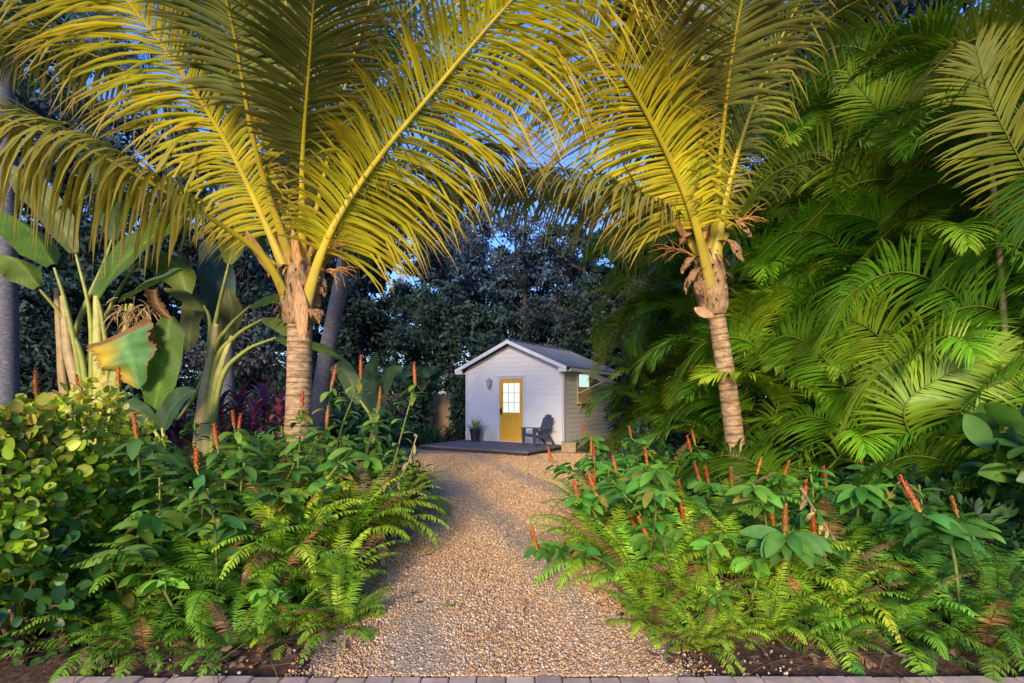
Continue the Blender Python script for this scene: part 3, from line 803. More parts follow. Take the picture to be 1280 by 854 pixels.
def crown_sheath(t, top, axis, r, h, spathes, flaps):
    """fibrous boots around the growing point"""
    top = np.array(top); axis = nz(np.array(axis))
    mb = MB()
    n = 26; u = np.linspace(0, 1, n)
    P = top + axis * (u[:, None] * h)
    rr = r * (1.0 + .42 * np.sin(np.pi * np.clip(u * 1.05, 0, 1)) ** .8 * (1 - .25 * u)) * (1 - .55 * np.clip((u - .75) / .25, 0, 1) ** 2)
    S = 30
    a = np.linspace(0, 2 * math.pi, S, endpoint=False)
    e1 = nz(np.cross(axis, [0, 1, 0])); e2 = np.cross(axis, e1)
    noise = 1 + .07 * np.sin(a[None] * 5 + u[:, None] * 9) + .05 * np.sin(a[None] * 11 - u[:, None] * 17) + NR.normal(0, .02, (n, S))
    V = P[:, None] + (rr[:, None] * noise)[:, :, None] * (e1 * np.cos(a)[:, None] + e2 * np.sin(a)[:, None])[None]
    i = np.arange(n - 1)[:, None] * S; j = np.arange(S)[None]; k = (j + 1) % S
    mb.add(V.reshape(-1, 3), np.stack([i + j, i + k, i + S + k, i + S + j], -1).reshape(-1, 4), col=np.repeat(np.stack([.75 + .35 * np.sin(u * 14) ** 2] * 3, -1), S, 0))
    # hanging threads and ragged strips
    m = 110
    an = NR.random(m) * 6.28; hh = NR.uniform(.05, .95, m)
    d = e1 * np.cos(an)[:, None] + e2 * np.sin(an)[:, None]
    p = top + axis * (hh * h)[:, None] + d * np.interp(hh, u, rr)[:, None] * .97
    blades(mb, p, d + Z * NR.uniform(-.6, 1.2, m)[:, None], d, NR.uniform(.06, .22, m), NR.uniform(.008, .035, m), 4, 'ell', NR.uniform(.4, 1.6, m), .2, np.array([.9, .85, .8]) * NR.uniform(.6, 1.2, (m, 1)))
    mb.build('crown_fibre', 'fibre', t)
    for (b, tip_, w_, c_) in spathes:
        mb = MB(); b = np.array(b); tip_ = np.array(tip_)
        ln = np.linalg.norm(tip_ - b)
        blades(mb, [b], [tip_ - b], [[0, -1, .2]], ln, w_, 8, 'ell', 0.0, -.35, np.array(c_), np.array(c_) * .85)
        mb.build('dry_spathe', 'fibre', t)
    for fi, (b, d_, ln, w_) in enumerate(flaps):
        rr_ = np.random.default_rng(int(abs(b[0]) * 1000) + fi)
        b = np.array(b); d0 = nz(np.array(d_, float)); n_ = 14
        out = nz(np.array([d0[0], d0[1] - .3, 0])); sd_ = nz(np.cross(out, Z))
        mb = MB(); V = []; C = []; D = d0.copy(); p = b - d0 * .06; k = 9
        for a in range(n_):
            u_ = a / (n_ - 1)
            for j in range(k):
                q = (j - 4) / 4
                w2 = w_ * .5 * (.75 + .45 * u_) * (1 - .55 * u_ ** 3)
                rag = rr_.normal(0, .018) * u_ + (-.05 * abs(q) * u_)
                V.append(p + sd_ * q * w2 + out * (-.55 * w2 * q * q + .02 * math.sin(u_ * 9 + q * 4 + fi)) + D * rag + Z * rr_.normal(0, .004))
                C.append(np.array([1.0, .9, .8]) * (rr_.uniform(.65, 1.15) - .25 * u_))
            p = p + D * ln / n_; D = nz(D - Z * .22)
        ii_ = np.arange(n_ - 1)[:, None] * k + np.arange(k - 1)[None]
        q_ = np.stack([ii_, ii_ + 1, ii_ + k + 1, ii_ + k], -1).reshape(-1, 4)
        q_ = q_[~((q_[:, 0] // k > n_ - 6) & (rr_.random(len(q_)) < .3))]
        mb.add(V, q_, col=np.array(C))
        mb.build('hanging_sheath', 'fibre', t)

SFA, SFB = 1.0, .55
GOLD = (.64, .50, .017); OLIVE = (.22, .205, .022); DEEP = (.10, .16, .05); BLUEG = (.08, .16, .12)  # GOLD carries warm light on near fronds, DEEP and BLUEG dusk shade behind
RIBY = (.72, .56, .03)
def put_frond(t, ctrl, **kw):
    lf, rib = frond_geo(ctrl, **kw)
    o = lf.build('frond', 'coco', t)
    rib.build('midrib', 'coco', o)
    return o

dl = 6.3
baseL = at(373, 660, dl); baseL[2] = 0.02
topL = at(375, 400, dl)
palmL = coconut_palm('left golden-lit coconut palm with straight upright ringed trunk', baseL, [baseL - Z * .1, at(372, 560, dl), at(374, 480, dl), topL + Z * .05], .158, .142, .2)
crown_sheath(palmL, topL - Z * .06, (0, .02, 1), .165, .82,
             [(at(378, 425, 5.95), at(372, 350, 6.0), .16, (1.25, 1.15, 1.1)), (at(340, 345, 6.05), at(307, 288, 5.9), .11, (1.25, 1.0, .8)), (at(372, 335, 6.0), at(365, 285, 6.05), .09, (1.2, 1.0, .8)),
              (at(362, 330, 6.15), at(338, 250, 6.2), .10, (1.2, .95, .7)), (at(388, 320, 6.2), at(378, 200, 6.5), .14, (.75, .65, .6))],
             [(at(398, 350, 6.2), (.5, -.4, .1), .36, .16), (at(392, 385, 6.05), (.55, -.5, .2), .34, .18), (at(396, 330, 6.15), (.6, -.3, -.2), .42, .13), (at(350, 330, 6.1), (-.5, -.5, .35), .3, .17)])
fl = [
 # ctrl points, kwargs
 ([at(352, 345, 6.2), at(325, 265, 6.1), at(275, 165, 5.8), at(190, 40, 5.3), at(80, -90, 4.8), at(-60, -260, 4.3)], dict(n=180, lmax=1.7, lpeak=.5, droop=.5, roll=.5, col=GOLD, tip=(.42, .28, .03), kink=.25, w=.035, sf=(SFA, SFB))),
 ([at(350, 370, 6.1), at(332, 325, 5.9), at(285, 287, 5.6), at(200, 235, 5.2), at(95, 180, 4.9), at(-20, 145, 4.7), at(-180, 150, 4.5)], dict(n=92, lmax=1.5, droop=1.35, roll=.1, col=(.42, .35, .025), tip=(.42, .28, .04), w=.036, t0=.40)),
 ([at(368, 300, 6.3), at(366, 200, 6.4), at(362, 90, 6.3), at(352, -60, 5.9), at(330, -170, 5.3)], dict(n=70, lmax=.95, droop=.28, roll=0, col=OLIVE, w=.05, vee=-.1)),
 ([at(384, 330, 6.2), at(398, 250, 6.3), at(428, 120, 6.3), at(468, -20, 6.0), at(500, -120, 5.6)], dict(n=70, lmax=.95, droop=.35, roll=-.1, col=(.22, .20, .03), w=.052, kink=.2)),
 ([at(386, 375, 6.0), at(408, 300, 5.9), at(460, 215, 5.8), at(545, 110, 5.5), at(640, 0, 5.2), at(760, -120, 4.9), at(900, -260, 4.6)], dict(n=200, lmax=1.85, lpeak=.5, droop=.5, roll=-.5, col=GOLD, tip=(.42, .28, .03), kink=.4, w=.035, r0=.05, sf=(SFB, SFA))),
 ([at(398, 335, 6.3), at(430, 285, 6.5), at(480, 235, 6.7), at(560, 190, 6.8), at(640, 190, 6.8)], dict(n=70, lmax=1.25, droop=1.1, roll=-.2, col=(.30, .28, .04), w=.045, t0=.2)),
 ([at(352, 320, 6.5), at(320, 230, 6.9), at(270, 120, 7.3), at(200, 0, 7.6), at(140, -60, 7.6)], dict(n=64, lmax=.9, droop=.6, roll=.2, col=DEEP, w=.045)),
 ([at(350, 350, 6.6), at(300, 290, 7.0), at(230, 240, 7.4), at(150, 230, 7.6), at(80, 260, 7.5)], dict(n=60, lmax=.8, droop=1.2, roll=.1, col=(.15, .17, .04), w=.042, t0=.2)),
 ([at(362, 310, 6.6), at(345, 220, 7.3), at(325, 130, 8.1), at(300, 80, 8.9)], dict(n=60, lmax=.9, droop=.9, roll=.0, col=BLUEG, w=.045)),
 ([at(388, 310, 6.7), at(415, 220, 7.4), at(450, 150, 8.2), at(490, 120, 8.9)], dict(n=60, lmax=.9, droop=.9, roll=.0, col=DEEP, w=.045)),
 ([at(380, 310, 6.2), at(378, 200, 5.7), at(388, 60, 5.0), at(400, -120, 4.2)], dict(n=60, lmax=.9, droop=.3, roll=.3, col=(.22, .2, .03), w=.05, t0=.35)),
 ([at(356, 320, 6.2), at(320, 190, 5.7), at(290, 30, 5.1), at(240, -150, 4.4)], dict(n=60, lmax=.9, droop=.5, roll=.2, col=(.16, .17, .03), w=.05, t0=.45)),
]
fl += [([at(392, 335, 6.4), at(425, 240, 6.8), at(490, 140, 7.2), at(580, 80, 7.4), at(690, 85, 7.4)], dict(n=80, lmax=1.2, droop=.9, roll=-.2, col=(.30, .26, .025), w=.045, kink=.3)),
       ([at(356, 330, 6.5), at(290, 220, 6.6), at(200, 120, 6.6), at(90, 60, 6.4), at(-40, 60, 6.2)], dict(n=80, lmax=1.2, droop=.9, roll=.2, col=(.30, .26, .03), w=.045, kink=.3, t0=.25))]
fl += [([at(386, 330, 6.6), at(432, 200, 6.8), at(520, 60, 6.9), at(640, -70, 6.8), at(740, -150, 6.7)], dict(n=80, lmax=1.5, droop=.55, roll=-.35, col=(.34, .29, .02), w=.045, kink=.3)),
       ([at(394, 350, 6.7), at(440, 290, 7.2), at(520, 240, 7.6), at(620, 225, 7.8), at(720, 250, 7.9)], dict(n=80, lmax=1.3, droop=1.1, roll=-.1, col=(.22, .23, .05), w=.045, t0=.2))]
for c, kw in fl:
    kw.setdefault('rcol', RIBY); kw.setdefault('r0', .042)
    if kw['n'] < 80: kw['n'] = int(kw['n'] * 1.55); kw['w'] *= .85; kw['droop'] *= .85
    c = [np.array(q) for q in c]; c[0] = c[0] + nz(c[0] - c[1]) * .16
    ax = topL - c[0]; c[0] = c[0] + np.array([ax[0], ax[1], 0]) * .45
    put_frond(palmL, c, flare=.042, brown=.3, **kw)
def inflorescence(t, b, d, n, ln, col):
    mb = MB(); b = np.array(b, float)
    main = b + nz(np.array(d, float)) * ln * .6
    tube(mb, catmull([b, (b + main) / 2 + Z * .03, main], 8), np.linspace(.018, .008, 8), 6, col=col)
    for i in range(n):
        f = R.uniform(.3, 1); p = b + (main - b) * f
        dd = nz(np.array(d) + NR.normal(0, .45, 3)); q = p + dd * ln * R.uniform(.35, .7)
        tube(mb, catmull([p, (p + q) / 2 + Z * .02, q - Z * R.uniform(0, .06)], 6), np.linspace(.006, .003, 6), 5, col=np.array(col) * R.uniform(.8, 1.1))
    mb.build('flower_stalk', 'fibre', t)
inflorescence(palmL, at(398, 330, 6.1), (.7, -.3, .5), 26, .55, (1.25, 1.05, .6))
inflorescence(palmL, at(402, 340, 6.1), (.9, -.2, -.05), 16, .4, (1.2, 1.0, .6))

dr = 7.0
baseR = at(926, 655, dr); baseR[2] = .02
topR = at(893, 385, dr)
palmR = coconut_palm('right golden-lit coconut palm with slender leaning ringed trunk', baseR, [baseR - Z * .1, at(924, 600, dr), at(909, 480, dr), topR + Z * .05], .135, .112, .2)
crown_sheath(palmR, topR - Z * .10, (-.12, .02, 1), .15, .95,
             [(at(868, 385, 6.75), at(893, 395, 6.7), .14, (1.2, 1.1, 1.05)), (at(880, 300, 6.7), at(893, 225, 6.7), .10, (1.15, .9, .65)), (at(872, 280, 6.8), at(868, 205, 6.9), .11, (1.1, .85, .55)), (at(862, 300, 6.8), at(845, 275, 6.6), .12, (1.0, .75, .5))],
             [(at(905, 300, 6.8), (.35, -.6, .1), .62, .17), (at(915, 275, 6.9), (.5, -.5, .2), .5, .18), (at(868, 320, 6.75), (-.7, -.3, .25), .42, .17), (at(872, 335, 6.75), (-.65, -.3, .0), .5, .14), (at(876, 350, 6.7), (-.3, -.6, .1), .4, .16), (at(862, 290, 6.8), (-.7, -.4, .3), .36, .18)])
fr_ = [
 ([at(884, 345, 6.75), at(868, 275, 6.6), at(838, 200, 6.4), at(790, 110, 6.0), at(705, -10, 5.5), at(600, -130, 5.1), at(470, -280, 4.7)], dict(n=200, lmax=1.85, lpeak=.5, droop=.52, roll=.5, col=GOLD, tip=(.42, .28, .03), kink=.4, w=.035, r0=.055, sf=(SFA, SFB))),
 ([at(870, 320, 6.9), at(838, 275, 6.9), at(780, 247, 7.0), at(710, 226, 7.1), at(640, 224, 7.2), at(580, 245, 7.2)], dict(n=76, lmax=1.3, droop=1.3, roll=.1, col=(.26, .27, .06), tip=(.24, .2, .06), w=.046, t0=.18)),
 ([at(876, 310, 7.0), at(875, 200, 7.1), at(878, 80, 7.0), at(880, -60, 6.6), at(890, -180, 6.0)], dict(n=72, lmax=1.0, droop=.30, roll=0, col=(.23, .20, .03), w=.05, vee=-.1)),
 ([at(897, 310, 6.8), at(908, 245, 6.8), at(935, 150, 6.7), at(985, 30, 6.4), at(1040, -60, 6.0)], dict(n=90, lmax=1.25, droop=.45, roll=-.15, col=(.34, .30, .025), w=.042, kink=.25, r0=.055)),
 ([at(905, 300, 7.1), at(945, 240, 7.4), at(1010, 190, 7.7), at(1090, 175, 7.9)], dict(n=60, lmax=.9, droop=1.0, roll=-.2, col=(.13, .15, .03), w=.045, t0=.2)),
 ([at(868, 300, 7.2), at(845, 200, 7.8), at(825, 90, 8.3), at(800, -40, 8.6)], dict(n=64, lmax=1.0, droop=.8, roll=.1, col=BLUEG, w=.045)),
 ([at(888, 300, 7.3), at(905, 190, 8.0), at(930, 90, 8.7), at(950, 30, 9.3)], dict(n=64, lmax=.9, droop=.9, roll=0, col=DEEP, w=.045)),
 ([at(866, 300, 7.0), at(845, 200, 6.6), at(835, 90, 6.0), at(800, -60, 5.2)], dict(n=64, lmax=.9, droop=.4, roll=.2, col=(.18, .17, .03), w=.05, t0=.4)),
 ([at(890, 300, 6.9), at(902, 180, 6.4), at(920, 40, 5.7), at(960, -140, 4.9)], dict(n=60, lmax=.9, droop=.4, roll=-.3, col=(.18, .17, .03), w=.05, t0=.45)),
 ([at(860, 310, 7.3), at(820, 260, 7.8), at(760, 235, 8.3), at(690, 250, 8.6)], dict(n=60, lmax=.8, droop=1.1, roll=0, col=DEEP, w=.042, t0=.2)),
]
fr_ += [([at(872, 310, 7.1), at(840, 210, 7.4), at(770, 130, 7.6), at(680, 100, 7.7), at(580, 130, 7.7)], dict(n=80, lmax=1.25, droop=.9, roll=.25, col=(.30, .26, .025), w=.045, kink=.3))]
fr_ += [([at(874, 300, 7.4), at(836, 180, 7.6), at(750, 60, 7.7), at(640, -50, 7.6), at(560, -110, 7.4)], dict(n=80, lmax=1.5, droop=.55, roll=.35, col=(.34, .29, .02), w=.045, kink=.3)),
       ([at(894, 300, 7.2), at(915, 200, 7.2), at(960, 100, 7.0), at(1040, 20, 6.8), at(1120, -20, 6.6)], dict(n=80, lmax=1.3, droop=.6, roll=-.2, col=(.28, .25, .02), w=.045, kink=.3))]
for c, kw in fr_:
    kw.setdefault('rcol', RIBY); kw.setdefault('r0', .042)
    if kw['n'] < 80: kw['n'] = int(kw['n'] * 1.55); kw['w'] *= .85; kw['droop'] *= .85
    c = [np.array(q) for q in c]; c[0] = c[0] + nz(c[0] - c[1]) * .16
    ax = topR - c[0]; c[0] = c[0] + np.array([ax[0], ax[1], 0]) * .45
    put_frond(palmR, c, flare=.042, brown=.3, **kw)
inflorescence(palmR, at(862, 290, 6.8), (-.75, -.3, .65), 26, .62, (1.35, 1.05, .4))
inflorescence(palmR, at(866, 320, 6.75), (-.95, -.2, .25), 18, .5, (.9, .7, .5))
inflorescence(palmR, at(908, 285, 6.9), (.9, -.2, .4), 16, .5, (1.3, 1.1, .5))

# ------------------------------------------------------------------ grey trunked palms behind
def grey_palm(label, ctrl, r, crown, nf, ln, col, seed, droop=.9):
    rr = random.Random(seed)
    base = np.array(ctrl[0])
    t = thing('feather_palm', label, 'palm tree', base)
    mb = MB(); P = catmull(ctrl, 60); tube(mb, P, np.linspace(r * 1.1, r * .85, 60) * (1 + .02 * np.sin(np.arange(60) * 1.9)), 18)
    mb.build('trunk', 'greytrunk', t)
    top = np.array(ctrl[-1])
    for i in range(nf):
        a = i * 2.4 + rr.uniform(-.3, .3); e = rr.uniform(.1, 1.25); l_ = ln * rr.uniform(.8, 1.1)
        d = np.array([math.cos(a), math.sin(a), 0])
        p1 = top + d * l_ * .35 * math.cos(e) + Z * l_ * .38 * math.sin(e)
        p2 = p1 + d * l_ * .38 + Z * l_ * .10 * math.sin(e) - Z * .1
        p3 = p2 + d * l_ * .22 - Z * l_ * rr.uniform(.12, .35)
        put_frond(t, [top, p1, p2, p3], n=56, lmax=ln * .27, droop=droop, roll=0, col=col, w=.036, S=4, r0=.04, rcol=(.12, .17, .07), t0=.15, a1=40)
    return t
grey_palm('thick grey palm trunk at the far left edge of the garden', [at(8, 570, 8.2) * [1, 1, 0], at(8, 380, 8.2), at(4, 60, 8.2)], .155, None, 11, 2.6, BLUEG, 3)
grey_palm('slim grey palm leaning right behind the left coconut palm', [at(388, 590, 10.5) * [1, 1, 0], at(405, 460, 10.5), at(432, 320, 10.6), at(462, 120, 10.8)], .155, None, 13, 3.0, BLUEG, 4)
grey_palm('tall dark feather palm behind the left coconut crown', [at(285, 560, 13) * [1, 1, 0], at(282, 300, 13), at(290, 60, 13)], .17, None, 15, 3.4, BLUEG, 5)
grey_palm('dark feather palm rising behind the right coconut crown', [at(905, 540, 13) * [1, 1, 0], at(905, 300, 13), at(890, 90, 13)], .16, None, 14, 3.2, BLUEG, 6)

# ------------------------------------------------------------------ areca palms
ARC = []
ARD = []  # frond copies darkened in colour as shade for upper and rear clumps
def areca_templates(mul, out, dead=False):
    for i in range(7 if not dead else 2):
        arch = (.55, .8, 1.0, 1.2, .7, .95, 1.1)[i]
        pts = []; p = np.zeros(3); e = 1.15 - .1 * (i % 3)
        for k in range(9):
            pts.append(p.copy()); p = p + np.array([math.cos(e), .02 * math.sin(k), math.sin(e)]) * .235; e -= arch * .24 * (1 + .12 * k) / 1.2
        g_ = [(.16, .38, .018), (.20, .42, .02), (.25, .43, .022), (.12, .33, .022), (.34, .45, .024), (.17, .39, .02), (.29, .42, .028)][i]
        g_ = tuple(c * mul for c in g_) if not dead else (.34, .21, .11)
        lf, rib = frond_geo(pts, n=58, lmax=.60, w=.033, droop=.34, t0=.26, roll=.0, a0=62, a1=28, vee=.28, S=4, fold=.22, col=g_, tip=(g_[0] * 1.5, g_[1] * 1.15, g_[2]), colvar=.14, r0=.013, r1=.003, rcol=(.16, .2, .03), rs=5, lpeak=.4, outward=(1, 0, 0), brown=.10 if not dead else .9)
        # midrib joined into the same mesh: the frond is one part
        for v, c in zip(rib.V, rib.C):
            pass
        off = lf.n
        lf.V += rib.V; lf.C += rib.C
        for q in rib.Fq: lf.Fq.append(q + off)
        for q in rib.Ft: lf.Ft.append(q + off)
        lf.n += rib.n
        out.append(lf.mesh('areca_frond', 'palm' if not dead else 'litter'))
ARX = []
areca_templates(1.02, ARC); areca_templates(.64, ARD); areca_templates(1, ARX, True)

def areca(label, x, y, canes, seed, bias=None, scale=1.0, group=None, nf=7, pool=None):
    pool = pool or ARC
    """clump of canes, each with a head of arching fronds; bias = azimuth the fronds lean towards"""
    rr = random.Random(seed)
    t = thing('areca_palm', label, 'palm tree', (x, y, 0), group=group)
    for (dx, dy, h) in canes:
        lean = np.array([dx, dy, 0]) * .35
        p0 = np.array([x + dx * .4, y + dy * .4, -.05]); p1 = p0 + lean * .5 + Z * h * .5; p2 = p0 + lean + np.array([dx, dy, 0]) * .35 + Z * h
        mb = MB(); tube(mb, catmull([p0, p1, p2], 24), np.linspace(.04, .026, 24) * (1 + .12 * (np.arange(24) % 3 == 0)), 8)
        mb.build('cane', 'cane', t)
        for i in range(nf):
            az = i * 2.39996 + rr.uniform(-.4, .4)
            if bias is not None:
                d = (az - bias + math.pi) % (2 * math.pi) - math.pi
                az = bias + d * .68
            o = bpy.data.objects.new('frond', pool[rr.randrange(len(pool))]); COL.objects.link(o); o.parent = t
            o.location = Vector(p2 - np.array([x, y, 0]) - Z * rr.uniform(0, .25))
            s = scale * rr.uniform(.85, 1.2)
            tilt = rr.uniform(-.25, .75) if i > 1 else rr.uniform(-.35, .1)
            o.rotation_euler = (rr.uniform(-.35, .35), tilt, az)
            o.scale = (s, s, s)
            if i == 0 and rr.random() < .35:
                o.data = ARX[rr.randrange(2)]; o.name = 'dead_frond'; o.rotation_euler = (rr.uniform(-.3, .3), rr.uniform(1.2, 1.6), az); o.scale = (s * .8,) * 3
    return t

LEFTW = math.radians(205)
AR = [
 ('short areca palm clump right beside the leaning coconut trunk', 3.75, 8.2, [(-.2, -.3, .7), (.3, -.4, 1.3), (.1, .2, 2.1), (.5, .1, 1.7)], LEFTW),
 ('areca palm clump with low fronds fanning over the red gingers', 5.05, 7.7, [(-.3, -.3, .6), (.2, -.5, .9), (.4, .2, 1.6), (-.2, .3, 2.2), (.6, -.2, 2.6)], LEFTW),
 ('areca palm clump at the right edge with big fronds near the broad leaves', 5.9, 6.3, [(-.4, -.2, .8), (.2, -.4, 1.2), (-.1, .3, 2.0), (.5, .2, 2.7), (-.4, .3, 3.3)], LEFTW),
 ('tall areca palm clump behind the right edge fronds', 6.4, 7.8, [(-.4, -.2, 2.4), (.1, -.3, 3.2), (-.2, .3, 4.0), (.4, .2, 4.6), (-.5, -.3, 3.6)], LEFTW),
 ('tall areca palm clump rising in the middle of the right thicket', 5.0, 9.0, [(-.3, -.3, 2.2), (.2, -.3, 3.0), (-.2, .3, 3.8), (.4, .2, 4.6), (.0, -.1, 5.4)], LEFTW),
 ('areca palm clump with canes showing behind the right coconut trunk', 4.2, 10.6, [(-.3, -.3, 1.6), (.2, -.4, 2.6), (-.2, .3, 3.6), (.4, .2, 4.4)], LEFTW),
 ('areca palm with pale drooping fronds beside the cottage roof', 4.15, 13.0, [(-.4, -.3, 1.0), (.2, -.3, 2.0), (-.5, -.1, 3.6), (.3, .2, 3.0), (.0, -.4, 4.4)], math.radians(215)),
 ('dark areca palm leaning against the cottage side wall', 4.75, 15.2, [(-.4, -.3, .6), (.3, -.3, 1.4), (-.4, .2, 2.0), (.2, .3, 3.4)], math.radians(200)),
 ('tall areca palm overhanging the top right corner', 5.6, 5.6, [(.3, .1, 4.6), (-.1, .3, 5.0), (.5, -.2, 3.9)], math.radians(190)),
 ('areca palm crowns high in the upper right of the thicket', 6.0, 9.8, [(-.4, -.2, 4.8), (.2, .2, 5.8), (.6, -.2, 6.4), (-.7, .2, 6.2)], LEFTW),
 ('far areca palm behind the right coconut crown', 4.6, 12.4, [(-.4, -.2, 3.6), (.2, .2, 4.8), (.6, -.2, 5.6), (-.7, .2, 5.2)], LEFTW),
]
AR += [('tallest areca palm clump above the right thicket', 7.6, 10.5, [(-.6, -.2, 5.0), (.2, .2, 6.2), (.8, -.2, 7.0), (-.9, .2, 7.4), (-1.6, -.2, 6.4), (.1, -.5, 8.2)], LEFTW),
       ('areca palm clump leaning in from the right frame edge', 7.3, 6.6, [(-.4, -.2, 3.0), (.2, -.4, 4.2), (-.3, .3, 5.4), (.4, .2, 6.2), (-.6, .1, 4.8)], LEFTW)]
for i, (lb, x, y, cs, b) in enumerate(AR):
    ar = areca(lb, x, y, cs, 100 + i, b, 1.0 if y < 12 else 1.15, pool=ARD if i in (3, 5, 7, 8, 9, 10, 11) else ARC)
    HERO = {1: [([at(985, 640, 6.6), at(1060, 560, 6.3), at(1120, 500, 6.1), at(1200, 462, 5.9), at(1265, 455, 5.7)], -.9), ([at(960, 600, 7.6), at(975, 500, 7.4), at(1020, 450, 7.2), at(1080, 450, 7.0)], .6)],
            2: [([at(1280, 540, 6.2), at(1235, 470, 6.0), at(1160, 440, 5.8), at(1090, 470, 5.6), at(1050, 540, 5.5)], .9), ([at(1290, 470, 6.3), at(1210, 380, 6.1), at(1130, 340, 5.9), at(1060, 370, 5.8), at(1020, 440, 5.7)], .8),
                ([at(1190, 620, 5.9), at(1130, 520, 5.6), at(1180, 470, 5.5), at(1260, 440, 5.3)], -.8), ([at(1300, 690, 5.0), at(1265, 640, 4.9), at(1200, 610, 4.8), at(1120, 630, 4.8)], .5)],
            4: [([at(1120, 330, 7.6), at(1090, 250, 7.3), at(1040, 200, 7.1), at(970, 215, 6.9), at(930, 260, 6.8)], .7), ([at(1090, 320, 7.6), at(1130, 230, 7.3), at(1110, 160, 7.1), at(1060, 90, 7.0)], .2)],
            6: [([at(850, 420, 12.6), at(820, 370, 12.3), at(780, 350, 12.0), at(750, 380, 11.8), at(742, 420, 11.7)], .7), ([at(850, 430, 12.6), at(800, 400, 12.3), at(765, 420, 12.0), at(740, 470, 11.8)], .9), ([at(845, 400, 12.6), at(830, 330, 12.4), at(800, 300, 12.2), at(770, 310, 12.0)], .5)],
            8: [([at(1330, 330, 5.6), at(1290, 230, 5.3), at(1240, 130, 5.1), at(1220, 60, 5.0)], .9), ([at(1340, 120, 5.6), at(1285, 60, 5.3), at(1215, 50, 5.1), at(1140, 110, 5.0)], .6)]}
    EX = {0: [((960, 560, 8.0), (900, 500), (850, 510), (820, 570), .6), ((985, 500, 8.0), (940, 430), (880, 430), (840, 490), .7)],
          1: [((1120, 640, 6.7), (1080, 560), (1010, 520), (940, 560), .6), ((1080, 560, 7.0), (1040, 460), (980, 420), (925, 470), .7), ((1150, 560, 6.8), (1120, 450), (1060, 400), (990, 440), .8), ((1000, 650, 6.8), (960, 590), (900, 570), (850, 610), .5)],
          2: [((1250, 690, 5.7), (1210, 600), (1140, 570), (1060, 610), .6), ((1330, 600, 5.9), (1290, 500), (1240, 480), (1190, 540), .8), ((1300, 520, 6.3), (1260, 400), (1190, 390), (1130, 460), .9), ((1330, 420, 6.3), (1290, 320), (1220, 310), (1150, 370), .8)],
          3: [((1200, 470, 7.4), (1160, 370), (1090, 350), (1010, 420), .8), ((1250, 400, 7.4), (1210, 290), (1140, 270), (1070, 330), .7), ((1180, 340, 7.6), (1140, 240), (1070, 230), (1000, 290), .7), ((1290, 330, 7.4), (1260, 210), (1200, 190), (1130, 250), .6)],
          4: [((1060, 480, 8.4), (1020, 380), (960, 360), (905, 420), .7), ((1090, 420, 8.4), (1050, 310), (990, 290), (930, 340), .7), ((1000, 420, 8.8), (970, 330), (930, 320), (890, 380), .6)],
          9: [((1210, 240, 9.0), (1160, 130), (1090, 110), (1020, 170), .6), ((1140, 190, 9.0), (1100, 80), (1040, 60), (980, 120), .6), ((1270, 180, 8.6), (1230, 70), (1170, 60), (1110, 120), .6)]}
    HERO.setdefault(i, [])
    for (b0, b1_, b2_, b3_, rl) in EX.get(i, []):
        dd = b0[2]
        HERO[i].append(([at(*b0), at(*b1_, dd - .35), at(*b2_, dd - .65), at(*b3_, dd - .85)], rl))
    for (pts, rl) in HERO.get(i, []):
        far = pts[0][1] > 10
        gc = [(.15, .33, .02), (.11, .29, .018), (.22, .35, .024)][NR.integers(0, 3)] if i != 8 else (.22, .25, .02)
        if i in (3, 9): gc = tuple(c * .6 for c in gc)  # same painted shade on the big fronds of the upper clumps
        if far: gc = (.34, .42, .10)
        lf, rb = frond_geo(pts, n=66, lmax=.62 * (1.35 if far else 1.15), w=.036, droop=.35, t0=.2, roll=rl, a0=66, a1=28, vee=.12, S=5, fold=.25, col=gc, tip=(gc[0] * 1.4, gc[1] * 1.1, gc[2]), colvar=.12, r0=.015, r1=.004, rcol=(.26, .30, .04), rs=6, lpeak=.4)
        fo = lf.build('frond', 'palm', ar); rb.build('midrib', 'palm', fo)

# ------------------------------------------------------------------ birds of paradise (paddle leaves)
def paddle(mb, path, width, col, tip=None, cup=.25, sag=0.0, nrm=(0, -1, .4), torn=0.0, seed=0, cut=False):
    rr = random.Random(seed); K = 44
    P = catmull(path, K); T = nz(np.gradient(P, axis=0))
    n0 = np.array(nrm, float)
    V = []; C = []; m = 11
    for k in range(K):
        t = k / (K - 1)
        n = nz(n0 - (n0 @ T[k]) * T[k]); s = np.cross(T[k], n)
        w_ = width / 2 * ((min(1, .28 + 3.4 * t) if not cut else 1 - .35 * t) * min(1, (1 - t) * (3.0 if not cut else 2.2) + .02) ** .65)
        for j in range(m):
            q = (j - (m - 1) / 2) / ((m - 1) / 2)
            jag = 1 - (torn * rr.random() if abs(q) > .75 else 0)
            wave = .04 * width * math.sin(t * 16 + q * 2 + seed)
            V.append(P[k] + s * q * w_ * jag + n * (cup * w_ * abs(q) ** 1.3 + wave * abs(q)) - Z * sag * w_ * abs(q) ** 1.5)
            c = np.array(col) * (1 + .14 * math.sin(t * 120 + abs(q) * 16) + .08 * math.sin(t * 37 + q * 5)) * (1.5 if j == 5 else 1)
            if tip is not None:
                f = max(0, q * 1.5 - .1 + .25 * math.sin(t * 9)) + max(0, -q - .85) * 2 + (max(0, .1 - t) * 9 if cut else 0)
                c = c + (np.array(tip) - c) * min(1, f)
                if cut and (t < .07 or abs(q) > .95): c = np.array([.36, .18, .07])
            C.append(c)
    ii = np.arange(K - 1)[:, None] * m + np.arange(m - 1)[None]
    mb.add(V, np.stack([ii, ii + 1, ii + m + 1, ii + m], -1).reshape(-1, 4), col=np.array(C))

